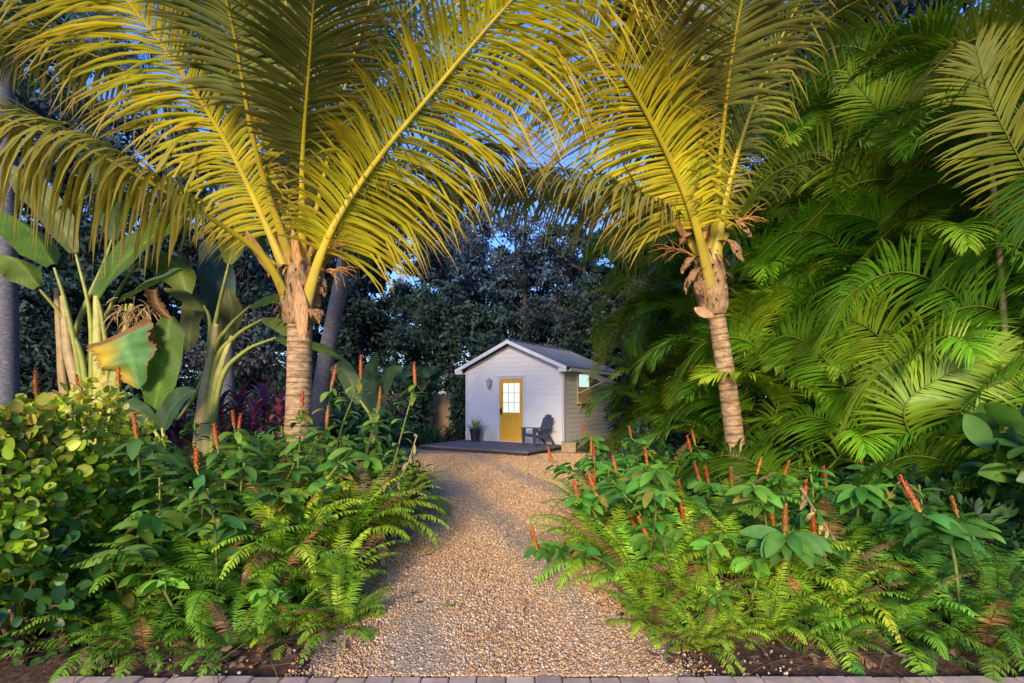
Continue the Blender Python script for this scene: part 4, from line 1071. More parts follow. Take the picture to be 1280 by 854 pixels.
PG = (.12, .22, .028); PG2 = (.17, .235, .04); PD = (.06, .14, .05); PET = (.36, .38, .07)
def strelitzia(label, base, stems, leaves, cat='plant'):
    t = thing('bird_of_paradise', label, cat, base)
    for (pts, r0, r1, c) in stems:
        mb = MB(); P = catmull(pts, 20); tube(mb, P, np.linspace(r0, r1, 20), 9, col=np.array(c)[None] * np.linspace(.85, 1.05, 20)[:, None], flat=.6)
        mb.build('stem', 'stem', t)
    for i, lf in enumerate(leaves):
        pet, bl, wd, c, kw = lf
        mb = MB(); paddle(mb, bl, wd * (.78 if 'cut' not in kw else 1), c, seed=i * 7 + 1, **kw)
        o = mb.build('leaf', 'paddle', t)
        if pet:
            pet = ([base + (pet[0] - base) * np.array([.55, 1, .25])] if pet[0][2] > .35 else []) + list(pet)
            pb = MB(); P = catmull(pet, 24); tube(pb, P, np.linspace(.052, .016, 24), 8, col=np.array(PET)[None] * np.linspace(.75, 1.05, 24)[:, None]); pb.build('petiole', 'stem', o)
    return t
d = 7.4
b1 = at(115, 600, d); b1[2] = 0
BR = (.52, .36, .16)
strelitzia('large clump of paddle-leaved bird of paradise with a torn yellowing leaf at left', b1,
  [([b1, at(100, 500, d), at(85, 440, d), at(78, 370, d)], .13, .04, BR), ([b1 + [.15, 0, 0], at(125, 500, d), at(122, 430, d), at(120, 370, d)], .12, .04, (.50, .46, .12)),
   ([b1 + [.25, 0, 0], at(140, 500, d - .1), at(150, 440, d - .1), at(165, 380, d - .1)], .10, .035, (.48, .46, .12)), ([b1 + [-.1, .1, 0], at(82, 500, d + .1), at(75, 430, d + .1), at(70, 360, d + .1)], .09, .035, (.46, .30, .13))],
  [([at(100, 470, d), at(82, 380, d), at(68, 335, d)], [at(66, 330, d), at(40, 290, d - .1), at(-5, 262, d - .2), at(-50, 268, d - .2)], .62, PG, dict(cup=-.25, sag=.45, nrm=(.2, -.5, .8))),
   ([at(105, 460, d), at(80, 400, d), at(50, 362, d - .2)], [at(48, 358, d - .2), at(20, 325, d - .3), at(-25, 318, d - .4), at(-60, 335, d - .4)], .5, PG2, dict(cup=-.2, sag=.5, nrm=(.1, -.6, .7))),
   ([at(115, 470, d), at(112, 390, d), at(95, 318, d)], [at(93, 316, d), at(70, 270, d), at(38, 235, d), at(5, 205, d)], .5, (.19, .22, .06), dict(cup=.2, nrm=(.4, -.9, .2))),
   ([at(135, 470, d), at(128, 400, d), at(122, 372, d)], [at(120, 372, d), at(155, 325, d), at(200, 290, d + .1), at(245, 255, d + .3)], .75, PG, dict(cup=.2, nrm=(-.2, -.9, .5))),
   ([at(150, 470, d - .1), at(155, 420, d - .1), at(158, 380, d - .1)], [at(150, 378, d - .1), at(180, 362, d - .2), at(210, 348, d - .3), at(232, 335, d - .3)], .36, (.12, .2, .07), dict(cup=.5, nrm=(-.1, -.6, .9))),
   (None, [at(150, 416, d - .6), at(158, 438, d - .65), at(166, 458, d - .65), at(174, 486, d - .6)], .98, (.16, .36, .10), dict(tip=(.75, .52, .04), cup=.10, nrm=(-.1, -1, .3), torn=.22, cut=True)),
   (None, [at(212, 395, d - .4), at(208, 430, d - .45), at(200, 475, d - .45), at(190, 522, d - .4)], .58, PG, dict(cup=.12, nrm=(.2, -1, .1))),
   (None, [at(193, 362, d - .6), at(196, 378, d - .6), at(206, 392, d - .6), at(216, 400, d - .6)], .22, (.36, .19, .07), dict(cup=.9, nrm=(.1, -1, .3), torn=.5, cut=True)),
   (None, [at(188, 400, d - .5), at(192, 415, d - .5), at(196, 428, d - .5), at(204, 438, d - .5)], .20, (.40, .22, .08), dict(cup=.8, nrm=(-.2, -1, .3), torn=.5)),
   ([at(110, 460, d + .2), at(140, 380, d + .3), at(170, 330, d + .3)], [at(170, 330, d + .3), at(195, 315, d + .4), at(222, 335, d + .4), at(235, 372, d + .4)], .6, PG2, dict(cup=-.2, sag=.4, nrm=(0, -.7, .7))),
   ([at(90, 440, d + .2), at(130, 330, d + .4), at(140, 300, d + .4)], [at(140, 300, d + .4), at(142, 270, d + .4), at(132, 225, d + .5), at(120, 190, d + .5)], .5, PD, dict(cup=.2)),
  ])
# shaggy brown dead fringe inside the clump
mb = MB(); n = 90
p = np.stack([np.interp(NR.random(n), [0, 1], [at(145, 390, 7.0)[0], at(190, 390, 7.0)[0]]), np.full(n, 7.0) + NR.normal(0, .05, n), at(0, 388, 7)[2] + NR.normal(0, .06, n)], -1)
blades(mb, p, np.stack([NR.normal(0, .6, n), NR.normal(-.3, .3, n), NR.normal(-.4, .4, n)], -1), np.tile([0, -1, .2], (n, 1)), NR.uniform(.12, .35, n), .018, 4, 'ell', .8, .2, np.array([(.42, .25, .1), (.3, .16, .06), (.5, .33, .15)])[NR.integers(0, 3, n)])
o = mb.build('dead_fringe', 'litter', [x for x in COL.objects if x.name.startswith('bird_of_paradise')][0])

d = 7.6
b2 = at(245, 600, d); b2[2] = 0
strelitzia('slender fan of bird of paradise stalks between banana clump and left palm', b2,
  [([b2, at(252, 520, d), at(262, 455, d), at(270, 405, d)], .12, .05, BR), ([b2 + [.08, -.05, 0], at(262, 510, d), at(275, 460, d), at(290, 420, d)], .09, .03, (.50, .46, .14))],
  [([at(262, 450, d), at(272, 390, d), at(286, 330, d)], [at(286, 330, d), at(292, 300, d), at(300, 270, d), at(312, 240, d)], .45, PG2, dict(nrm=(.3, -1, .1))),
   ([at(265, 450, d), at(285, 410, d), at(313, 382, d)], [at(313, 382, d - .1), at(330, 372, d - .2), at(350, 368, d - .3), at(368, 376, d - .3)], .34, PG, dict(cup=-.2, sag=.4, nrm=(0, -.6, .8))),
   ([at(268, 460, d), at(295, 420, d), at(330, 398, d)], [at(328, 398, d - .1), at(345, 398, d - .2), at(360, 408, d - .3), at(375, 420, d - .3)], .34, PG2, dict(cup=-.2, sag=.3, nrm=(0, -.6, .8))),
   ([at(275, 480, d), at(305, 440, d), at(345, 422, d)], [at(343, 422, d), at(360, 424, d), at(380, 426, d), at(400, 432, d), at(436, 452, d)], .26, (.10, .19, .04), dict(cup=-.1, sag=.3, nrm=(0, -.6, .8))),
   ([at(262, 440, d), at(262, 400, d), at(255, 382, d)], [at(255, 388, d), at(240, 372, d), at(222, 362, d), at(205, 360, d)], .28, (.16, .19, .04), dict(cup=-.2, sag=.4, nrm=(0, -.6, .8))),
   ([at(262, 470, d), at(240, 500, d), at(222, 525, d)], [at(222, 525, d), at(212, 510, d), at(205, 490, d), at(205, 470, d)], .3, PD, dict(cup=.2)),
   ([at(262, 450, d + .3), at(268, 420, d + .4), at(272, 400, d + .5)], [at(272, 440, d + .5), at(285, 415, d + .6), at(290, 390, d + .6), at(285, 360, d + .6)], .5, (.16, .17, .05), dict(cup=.2)),
   (None, [at(236, 440, d + .5), at(238, 410, d + .5), at(242, 385, d + .5), at(238, 355, d + .5)], .45, (.14, .16, .05), dict(cup=.2)),
   (None, [at(270, 420, d + .9), at(275, 380, d + .9), at(270, 335, d + .9), at(255, 300, d + .9)], .75, (.08, .14, .14), dict(cup=.2)),
   (None, [at(330, 330, d + .5), at(325, 315, d + .5), at(318, 295, d + .5), at(315, 270, d + .5)], .35, (.12, .17, .04), dict(cup=.2)),
  ])
d = 8.4
b3 = at(470, 600, d); b3[2] = 0
strelitzia('upright bird of paradise leaves behind the gingers left of the path', b3,
  [([b3, at(468, 540, d), at(468, 510, d)], .08, .04, (.22, .22, .07))],
  [([at(468, 530, d), at(462, 490, d)], [at(466, 515, d), at(462, 490, d), at(464, 465, d), at(472, 440, d)], .34, (.07, .13, .05), dict(cup=.2)),
   ([at(470, 530, d), at(476, 490, d)], [at(474, 505, d), at(480, 485, d), at(490, 465, d), at(504, 460, d)], .26, (.10, .15, .05), dict(cup=.2)),
   ([at(466, 530, d), at(450, 500, d)], [at(448, 505, d), at(440, 480, d), at(428, 462, d), at(412, 462, d)], .38, (.09, .14, .06), dict(cup=.2)),
   (None, [at(478, 520, d), at(470, 500, d), at(466, 478, d), at(470, 462, d)], .4, (.06, .12, .06), dict(cup=.2))])
# low broad dark leaf at the foot of the clump
d = 6.9
b4 = at(200, 640, d); b4[2] = 0
strelitzia('low dark broad-leaved plant under the bird of paradise clump', b4, [],
  [([b4, at(205, 560, d), at(203, 535, d)], [at(202, 540, d), at(212, 515, d), at(228, 496, d), at(245, 488, d)], .36, (.05, .10, .04), dict(cup=.3)),
   ([b4, at(200, 560, d), at(192, 535, d)], [at(192, 540, d), at(180, 520, d), at(165, 510, d), at(150, 508, d)], .34, (.06, .11, .04), dict(cup=.3))])

# ------------------------------------------------------------------ cordyline (purple)
def rosette(name, label, cat, loc, n, ln, wd, cols, mat, seed, stem=.3, el=(.1, 1.35), droop=.7, group=None, prof='strap'):
    rs = np.random.default_rng(seed)
    t = thing(name, label, cat, loc, group=group)
    mb = MB(); an = np.arange(n) * 2.4 + rs.normal(0, .2, n); e = rs.uniform(el[0], el[1], n); e.sort()
    D_ = np.stack([np.cos(an) * np.cos(e), np.sin(an) * np.cos(e), np.sin(e)], -1)
    hh = stem * (.55 + .45 * np.arange(n) / n)
    p = np.array(loc) + np.stack([0 * an, 0 * an, hh], -1) + D_ * .01
    Nn = np.cross(D_, np.cross(Z + 0 * D_, D_))
    cc = np.array(cols)[rs.integers(0, len(cols), n)] * rs.uniform(.75, 1.2, (n, 1))
    blades(mb, p, D_, Nn, ln * rs.uniform(.7, 1.1, n), wd, 6, prof, droop * rs.uniform(.6, 1.3, n), .25, cc)
    mb.build('leaves', mat, t)
    mb = MB(); tube(mb, [np.array(loc) - Z * .05, np.array(loc) + Z * stem], [.018, .014], 7, col=(.12, .08, .06)); mb.build('stem', 'stem', t)
    return t
PUR = [(.22, .06, .14), (.30, .07, .15), (.14, .06, .17), (.38, .09, .13), (.18, .10, .26)]
for i, (px, py, dd, lab) in enumerate([(205, 520, 8.6, 'purple cordyline at the left end of the purple row'), (222, 510, 8.9, 'purple cordyline second in the purple row behind the fan of stalks'),
        (275, 508, 8.6, 'purple cordyline right of the slanting stalk base'), (300, 500, 8.8, 'bluish purple cordyline in the middle of the purple row'),
        (330, 498, 8.7, 'tallest reddish purple cordyline left of the palm trunk'), (350, 505, 8.5, 'purple cordyline just left of the palm trunk'), (258, 518, 8.9, 'low purple cordyline behind the slanting stalks'), (316, 515, 8.3, 'short dark purple cordyline in front of the purple row')]):
    b = at(px, py, dd); h = max(.4, b[2] - .02); b[2] = .03
    rosette('cordyline', lab, 'plant', b, 40, .46, .085, PUR, 'gloss', 40 + i, stem=h, el=(-.25, 1.3))

# ------------------------------------------------------------------ strap leaved ground plants by the cottage
DG = [(.04, .12, .05), (.06, .15, .06), (.035, .10, .06)]
for i, (x, y, lab) in enumerate([(-2.6, 17.6, 'nearest'), (-3.2, 17.0, ''), (-3.0, 18.2, ''), (-3.8, 17.5, ''), (-2.3, 18.6, ''), (-3.7, 18.6, ''), (-4.5, 17.2, ''), (-4.6, 18.3, ''), (-2.9, 16.3, ''), (-3.6, 16.2, ''), (-4.3, 16.0, '')]):
    rosette('strap_lily', 'dark green strap-leaved lily in the bed left of the cottage', 'plant', (x, y, 0), 46, .75, .05, DG, 'leaf', 70 + i, stem=.1, el=(.25, 1.4), droop=.8, group='strap-leaved lilies left of the cottage')
for i, (x, y) in enumerate([(1.9, 15.1), (2.15, 14.8), (2.3, 15.3), (2.6, 14.7)]):
    rosette('strap_lily', 'small dark grassy plant by the stone block at the cottage corner', 'plant', (x, y, 0), 34, .42, .035, DG, 'leaf', 90 + i, stem=.06, el=(.2, 1.4), droop=.7, group='grassy plants at the cottage corner')

# ------------------------------------------------------------------ ferns
FERN = []
def fern_mesh(seed, nf, ln, hue, lift=(.55, 1.35)):
    rs = np.random.default_rng(seed); mb = MB()
    for i in range(nf):
        a = i * 2.39996 + rs.uniform(-.4, .4); e = rs.uniform(*lift); l_ = ln * rs.uniform(.7, 1.1)
        bend = rs.uniform(.9, 2.1) * (1.3 if e < .8 else 1)
        pts = []; p = np.array([math.cos(a), math.sin(a), 0]) * .04; e2 = e
        side = np.array([-math.sin(a), math.cos(a), 0]) * rs.uniform(-.25, .25)
        for k in range(8):
            pts.append(p.copy()); p = p + (np.array([math.cos(a) * math.cos(e2), math.sin(a) * math.cos(e2), math.sin(e2)]) + side * k / 8) * l_ / 7
            e2 -= bend / 7 * (.5 + k / 7)
        path = catmull(pts, 24); T = nz(np.gradient(path, axis=0))
        hz = np.array([math.cos(a), math.sin(a), 0]); Nr = nz(-T[:, 2:3] * hz + (T @ hz)[:, None] * Z); Sd = np.cross(T, Nr)
        if rs.random() < .09: hue_ = (.34, .20, .08)
        else: hue_ = hue
        cbase = np.array(hue_) * rs.uniform(.7, 1.3) * np.array([rs.uniform(.85, 1.35), 1, 1])
        tube(mb, path, np.linspace(.0045, .0015, 24), 4, col=np.array([.16, .14, .04]))
        m = 29; t = .10 + .9 * (np.arange(m) + .5) / m
        for sg in (1, -1):
            tt = np.clip(t + rs.normal(0, .004, m), 0, .999)
            q = interp(path, tt); Tn = nz(interp(T, tt)); Nn = nz(interp(Nr, tt)); Sn = nz(interp(Sd, tt)) * sg
            al = np.radians(78 - 28 * tt + rs.normal(0, 5, m))[:, None]
            D_ = np.cos(al) * Tn + np.sin(al) * Sn - .12 * Nn + rs.normal(0, .06, (m, 3))
            le = ln * .15 * np.minimum(1, .35 + 2.2 * tt) * (1 - .85 * np.clip((tt - .45) / .55, 0, 1) ** 1.4) * rs.uniform(.88, 1.08, m)
            cc = cbase * rs.uniform(.85, 1.15, (m, 1))
            blades(mb, q, D_, Nn + rs.normal(0, .15, (m, 3)), le, ln * .0215, 3, 'pinna', .35, .2, np.clip(cc, .004, 1))
    return mb.mesh('fern', 'fern')
for i, (nf, ln, hue, lift) in enumerate([(24, .85, (.28, .52, .03), (.35, 1.35)), (22, .95, (.19, .44, .03), (.3, 1.3)), (26, .75, (.34, .56, .035), (.4, 1.4)), (18, .8, (.09, .29, .03), (.25, 1.3)), (12, .7, (.22, .46, .04), (1.0, 1.5)), (22, .9, (.42, .54, .03), (.3, 1.2))]):
    FERN.append(fern_mesh(300 + i, nf, ln, hue, lift))
def fern(x, y, z, kind, s, rz, label, group, tilt=(0, 0)):
    o = bpy.data.objects.new('sword_fern', FERN[kind]); COL.objects.link(o)
    o.location = (x, y, z); o.scale = (s, s, s); o.rotation_euler = (tilt[0], tilt[1], rz)
    tag(o, label, 'fern', group)
rf = random.Random(5)
# left bed
for (x, y, z, kd, s) in [(-1.50, 4.55, .25, 0, 1.15), (-1.35, 5.4, .2, 2, 1.05), (-1.45, 6.3, .2, 2, 1.0), (-1.55, 5.0, .35, 5, 1.1), (-1.40, 3.95, .05, 0, .85), (-1.85, 4.2, .3, 2, 1.15), (-2.15, 4.6, .35, 5, 1.05), (-1.75, 3.7, .08, 1, .8),
                         (-1.55, 7.2, .15, 0, 1.0), (-1.9, 5.7, .3, 0, 1.1), (-1.75, 6.8, .2, 5, .95), (-2.3, 5.4, .35, 1, 1.1)]:
    fern(x, y, z, kd, s, rf.uniform(0, 6.28), 'yellow-green arching sword fern massed at the left edge of the path', 'sword ferns massed along the left of the path')
for (x, y, z, kd, s) in [(-2.2, 3.75, .15, 1, .95), (-2.55, 3.9, .2, 3, .95), (-2.45, 3.4, .02, 3, .6), (-2.75, 4.4, .25, 1, 1.1), (-3.0, 3.6, .1, 3, .9), (-2.1, 3.42, .03, 3, .5), (-1.52, 3.42, .02, 2, .55), (-1.2, 3.55, .0, 0, .6), (-1.75, 3.22, .0, 1, .5), (-2.3, 3.2, .0, 1, .5), (-2.6, 3.35, .02, 0, .7), (-2.75, 3.75, .12, 0, .95)]:
    fern(x, y, z, kd, s, rf.uniform(0, 6.28), 'darker sword fern low at the front of the left bed beside the round-leaved hedge', 'low dark ferns at the front of the left bed')
for (px, py, dd, lab) in [(315, 545, 5.6, 'upright light green fern standing up in front of the purple cordylines'), (255, 548, 5.4, 'upright fern left of the one before the purple cordylines')]:
    p = at(px, py, dd); fern(p[0], p[1], p[2] - .55, 4, 1.15, 1.0, lab, None)
# right bed
for (x, y, z, kd, s) in [(.85, 4.7, .1, 0, .95), (.95, 5.4, .15, 1, .95), (1.05, 4.1, .05, 0, .9), (1.1, 6.0, .2, 2, .9), (1.6, 4.4, .15, 2, 1.0), (1.3, 3.7, .03, 0, .75), (1.95, 4.1, .1, 0, .95), (1.25, 6.8, .15, 1, .9), (1.9, 4.9, .2, 1, 1.1)]:
    fern(x, y, z, kd, s, rf.uniform(0, 6.28), 'bright green sword fern spilling over the right edge of the path', 'sword ferns along the right edge of the path')
for (x, y, z, kd, s) in [(1.75, 3.45, .0, 2, .7), (2.1, 3.5, .02, 0, .8), (2.35, 3.85, .1, 5, .85), (2.55, 3.45, .0, 1, .8), (2.9, 3.7, .1, 3, .95), (3.2, 3.45, .02, 3, .85), (2.7, 4.3, .2, 1, 1.0), (3.2, 4.3, .2, 3, 1.05), (3.7, 3.9, .1, 3, 1.0), (2.3, 4.6, .25, 3, 1.0), (3.0, 5.0, .1, 3, .85), (3.7, 4.8, .2, 3, 1.0), (1.42, 3.42, .0, 2, .5), (.98, 3.55, .0, 0, .62), (1.2, 3.25, .0, 2, .5), (3.0, 3.25, .0, 1, .7), (2.6, 3.2, .0, 3, .55), (3.35, 3.2, .0, 1, .65), (2.05, 3.25, .0, 3, .5)]:
    fern(x, y, z, kd, s, rf.uniform(0, 6.28), 'deep green sword fern along the front mulch of the right bed', 'sword ferns at the front of the right bed')
for (px, py, dd, lab) in [(792, 560, 8.2, 'tall upright fern frond cluster in front of the cottage-side palms'), (838, 560, 7.8, 'upright fern left of the leaning trunk'), (1045, 600, 6.0, 'spreading fern under the areca fronds')]:
    p = at(px, py, dd); fern(p[0], p[1], max(.05, p[2] - .5), 4, 1.2, rf.uniform(0, 6.28), lab, None)

# ------------------------------------------------------------------ red spiral gingers
def ginger(tipw, base, label, group=None, spike=True, seed=0, nl=15, lsz=.2, g=(.05, .17, .05), start=.42, spl=.2, dry=False, sz=1.0):
    nl = int(nl * 1.5); lsz *= 1.08
    rs = np.random.default_rng(seed)
    t = thing('red_ginger', label, 'plant', base, group=group)
    tipw = np.array(tipw); base = np.array(base)
    mid = base * .45 + tipw * .55 + np.array([rs.normal(0, .07), rs.normal(0, .05), .12])
    P = catmull([base, mid, tipw], 20); T = nz(np.gradient(P, axis=0))
    mb = MB(); tube(mb, P, np.linspace(.011, .0075, 20) * sz, 6, col=np.array([[.20, .22, .05]]) * np.linspace(.7, 1.2, 20)[:, None]); mb.build('stem', 'stem', t)
    mb = MB()
    u = start + (1 - start) * (np.arange(nl) / (nl - 1)) ** .8 * .99
    p = interp(P, u); Tn = nz(interp(T, u)); an = np.arange(nl) * 1.15 + rs.uniform(0, 6.28) + rs.normal(0, .25, nl)
    h = np.stack([np.cos(an), np.sin(an), 0 * an], -1)
    e = (.15 + .35 * rs.random(nl) - .5 * (u > .93))[:, None]
    D_ = nz(h * np.cos(e) + Tn * np.sin(e))
    Nn = nz(Tn - (Tn * D_).sum(1, keepdims=True) * D_)
    le = lsz * rs.uniform(.75, 1.15, nl)
    cc = np.array(g) * np.array([1.7, 1.5, .75]) * rs.uniform(.7, 1.3, (nl, 1)) * np.stack([rs.uniform(.8, 1.5, nl), np.ones(nl), np.ones(nl)], -1)
    yl = rs.random(nl) < .05
    cc[yl] = (.30, .27, .04)
    blades(mb, p + h * .008, D_, Nn, le, le * .36, 6, 'ell', rs.uniform(.25, .8, nl), .22, cc, cc * 1.05)
    mb.build('leaves', 'leaf', t)
    if spike:
        spl = spl * rs.uniform(.72, 1.12); dry = dry or rs.random() < .14
        mb = MB(); k = 26; a = T[-1] * .3 + Z * .9; a = nz(a + rs.normal(0, .13, 3))
        uu = np.linspace(0, 1, k)
        rad = (.0125 * np.minimum(1, .55 + 2.2 * uu) * np.minimum(1, (1 - uu) * 2.0 + .12) * (1 + .13 * ((uu * 11) % 1 < .45))) * spl / .2 * sz
        cb = np.array([.55, .30, .05]); cm = np.array([.56, .125, .04]) * np.array([1, rs.uniform(.7, 1.5), 1]) if not dry else np.array([.50, .20, .06])
        cc = cb + (cm - cb) * np.clip(uu * 3.2, 0, 1)[:, None]; cc = cc * (1 - .25 * ((uu * 11) % 1 > .6))[:, None]
        tube(mb, tipw + a * (uu * spl)[:, None], rad, 10, col=cc)
        # overlapping bracts
        nb_ = 34; ub = (np.arange(nb_) + .5) / nb_ * .92; ab = np.arange(nb_) * 2.4
        e1 = nz(np.cross(a, [0, 1, .1])); e2 = np.cross(a, e1)
        rd = e1 * np.cos(ab)[:, None] + e2 * np.sin(ab)[:, None]
        blades(mb, tipw + a * (ub * spl)[:, None] + rd * (np.interp(ub, uu, rad) * .8)[:, None], a + rd * .55, rd, .026 * sz, .018 * sz, 3, 'ell', 0, .1, np.interp(ub, [0, .3, 1], [.9, 1, .95])[:, None] * np.where((ub < .25)[:, None], cb, cm))
        mb.build('flower_spike', 'spike', t)
    return t

LG = [ # px, py of spike foot, distance, label
 (46, 497, 4.4, 'red ginger spike peeping over the top of the round-leaved hedge'), (100, 492, 5.2, 'red ginger in front of the left paddle-leaf stems'),
 (148, 484, 5.0, 'red ginger before the torn yellow paddle leaf'), (130, 527, 4.6, 'short red ginger spike right behind the hedge top'),
 (171, 548, 3.8, 'red ginger with orange-red spike rising just right of the hedge'), (246, 588, 3.6, 'red ginger with thick vivid spike above the left front leaves'),
 (272, 560, 4.3, 'red ginger with short crimson spike close behind the thick vivid one'), (293, 534, 5.0, 'red ginger with small spike left of the upright fern'),
 (298, 540, 5.4, 'red ginger with slim spike beside the upright fern'), (377, 512, 4.9, 'red ginger with pink-red spike in front of the left palm trunk'),
 (414, 485, 5.3, 'red ginger with bright spike just right of the left palm trunk'), (451, 473, 5.4, 'tall red ginger with peach spike between trunk and path'),
 (519, 481, 5.6, 'tall red ginger nearest the cottage on the left of the path'), (474, 510, 6.0, 'red ginger with short spike in the middle of the tall left gingers'),
 (408, 536, 5.2, 'red ginger with stubby bud right of the left trunk base'), (481, 612, 4.8, 'drooping ginger with dried orange bud at the left path edge')]
for i, (px, py, dd, lab) in enumerate(LG):
    tp = at(px, py, dd); b = at(px - R.uniform(20, 70) if px > 300 else px + R.uniform(-15, 30), py, dd); b = np.array([min(b[0], left_edge(dd) - .25), dd + R.uniform(-.1, .3), .06])
    near = dd < 4
    ginger(tp, b, lab, seed=500 + i, nl=16 if near else 14, lsz=.2 if near else .17, start=.3, g=(.055, .16, .07) if near else (.075, .19, .045), spl=(.20 if near else .23) if i != 15 else .13, dry=(i == 15))
RGp = [(671, 687, 4.2, 'lone red ginger leaning out over the right edge of the gravel'), (692, 582, 6.3, 'red ginger spike standing against the gravel by the deck'), (732, 545, 6.6, 'tall slanting red ginger spike in front of the cottage side wall'),
 (743, 576, 6.0, 'red ginger left of centre in the right bed below the slanting one'), (739, 568, 6.4, 'red ginger tucked behind another at the upper left of the right bed'), (771, 594, 5.6, 'red ginger with clean orange spike left in the right bed'),
 (746, 620, 5.0, 'red ginger pair member with yellow base near the path'), (743, 610, 5.3, 'slim red ginger beside the one with the yellow base'), (723, 624, 5.0, 'red ginger with dying pale leaf closest to the path'), (789, 547, 7.2, 'far red ginger before the dark cottage-side palms'),
 (809, 581, 6.2, 'red ginger in the upper middle of the right bed'), (875, 602, 5.6, 'red ginger left of the leaning trunk base'), (869, 556, 7.4, 'far slim red ginger left of the leaning trunk'), (864, 565, 7.0, 'small far red ginger near the leaning trunk'),
 (946, 593, 6.0, 'red ginger just right of the leaning trunk'), (980, 594, 6.0, 'red ginger second to the right of the leaning trunk'), (810, 673, 4.3, 'red ginger with long orange spike low in the right bed'), (795, 662, 4.5, 'red ginger with short crimson spike beside the long orange one'),
 (824, 653, 4.6, 'red ginger with yellow-footed spike right of the long orange one'), (854, 625, 5.0, 'red ginger with thick stubby spike in the middle right bed'), (856, 653, 4.7, 'red ginger with doubled bud in the middle of the right bed'), (981, 668, 3.5, 'big red ginger with large spike at the front of the right bed'),
 (886, 604, 5.4, 'ginger with yellow unopened spike left of the trunk base'), (915, 607, 5.4, 'ginger with small round red bud in front of the trunk base'), (1078, 598, 5.6, 'red ginger tilted under the big areca fronds'), (1033, 608, 5.4, 'red ginger with small spike left of the tilted one'),
 (1150, 640, 3.5, 'large red ginger with big banded spike at right front'), (1197, 645, 4.2, 'red ginger with dark crimson spike near the right edge'), (1006, 628, 4.6, 'red ginger behind the big front spike'), (1018, 674, 3.9, 'red ginger slanting right of the big front spike'), (968, 662, 4.2, 'red ginger with small bud left of the big front spike'),
 (1030, 590, 7.2, 'distant red ginger at the foot of the areca palms'), (905, 580, 7.6, 'distant slim ginger spike beyond the leaning trunk')]
for i, (px, py, dd, lab) in enumerate(RGp):
    tp = at(px, py, dd); b = at(px + R.uniform(15, 60), py, dd); b = np.array([max(b[0], right_edge(dd) + .2), dd + R.uniform(-.1, .3), .06])
    near = dd < 3.8
    ginger(tp, b, lab, seed=600 + i, nl=17 if near else 19, lsz=.235 if near else .185, start=.45 if near else .25, g=(.05, .17, .055) if near else (.05, .18, .045), spl=.25 if near else .20 + .05 * R.random(), sz=1.1 if near else 1.0)
# leafy shoots without flowers
for i, (x, y, h) in enumerate([(-2.35, 4.5, 1.05), (-2.1, 4.9, 1.0), (-2.6, 4.9, 1.15), (-1.9, 5.4, .95), (-2.3, 5.6, 1.15), (-2.75, 5.5, 1.25), (-2.0, 4.3, .85), (-2.45, 4.15, .9), (-1.7, 5.9, .95), (-2.1, 6.2, 1.1), (-1.85, 6.7, 1.05), (-2.5, 6.4, 1.2), (-2.25, 3.95, .7), (-2.55, 3.75, .8), (-2.75, 4.05, 1.0), (-2.65, 3.55, .6), (-2.95, 4.3, 1.15), (-1.65, 6.9, .9), (-2.9, 6.2, 1.2), (-2.3, 7.1, 1.1)]):
    ginger((x + .1, y - .2, h), (x, y, .05), 'bright leafy ginger shoot between the hedge and the left palm trunk', 'leafy ginger shoots between hedge and left palm', False, 900 + i, 16, .21, (.075, .20, .05), .15)
rs_ = random.Random(21)
for i in range(22):
    y = rs_.uniform(4.3, 7.0); x = left_edge(y) - .35 - rs_.random() ** 1.3 * 2.6
    h = rs_.uniform(.75, 1.35)
    ginger((x + rs_.uniform(-.2, .3), y + rs_.uniform(-.3, .1), h), (x, y, .05), 'leafy ginger shoot without a flower in the left bed', 'flowerless ginger shoots in the left bed', False, 700 + i, 13, .19, (.06, .17, .045), .2)
for i in range(40):
    y = rs_.uniform(4.1, 7.6); x = right_edge(y) + .3 + rs_.random() * 2.9
    h = rs_.uniform(.6, .95)
    if y > 4.9 and 1.9 < x < 3.9: h *= .5
    ginger((x + rs_.uniform(-.3, .2), y + rs_.uniform(-.3, .1), h), (x, y, .05), 'leafy ginger shoot without a flower in the right bed', 'flowerless ginger shoots in the right bed', False, 760 + i, 13, .18, (.04, .16, .045), .2)
for i in range(26):
    y = rs_.uniform(4.2, 6.2); x = right_edge(y) + .2 + rs_.random() * 2.2
    h = rs_.uniform(.72, 1.0) if not (y > 4.7 and 1.8 < x < 3.9) else .42
    ginger((x + rs_.uniform(-.35, .2), y + rs_.uniform(-.35, .0), h), (x, y, .05), 'leafy ginger cane arching over the ferns of the right bed', 'arching leafy ginger canes in the right bed', False, 960 + i, 14, .2, (.065, .21, .045), .3)
for i, (x, y, h) in enumerate([(-2.45, 3.5, .42), (-2.2, 3.45, .40), (-2.9, 3.42, .35), (-1.62, 3.55, .3), (1.5, 3.8, .55), (1.35, 3.95, .62), (1.7, 4.05, .55), (1.38, 3.5, .25), (1.65, 3.6, .5)]):
    ginger((x - .05, y - .12, h), (x, y, .03), 'young fresh green ginger shoot low at the front of a bed', 'young ginger shoots at the front of the beds', False, 830 + i, 10, .13, (.08, .24, .04), .3)
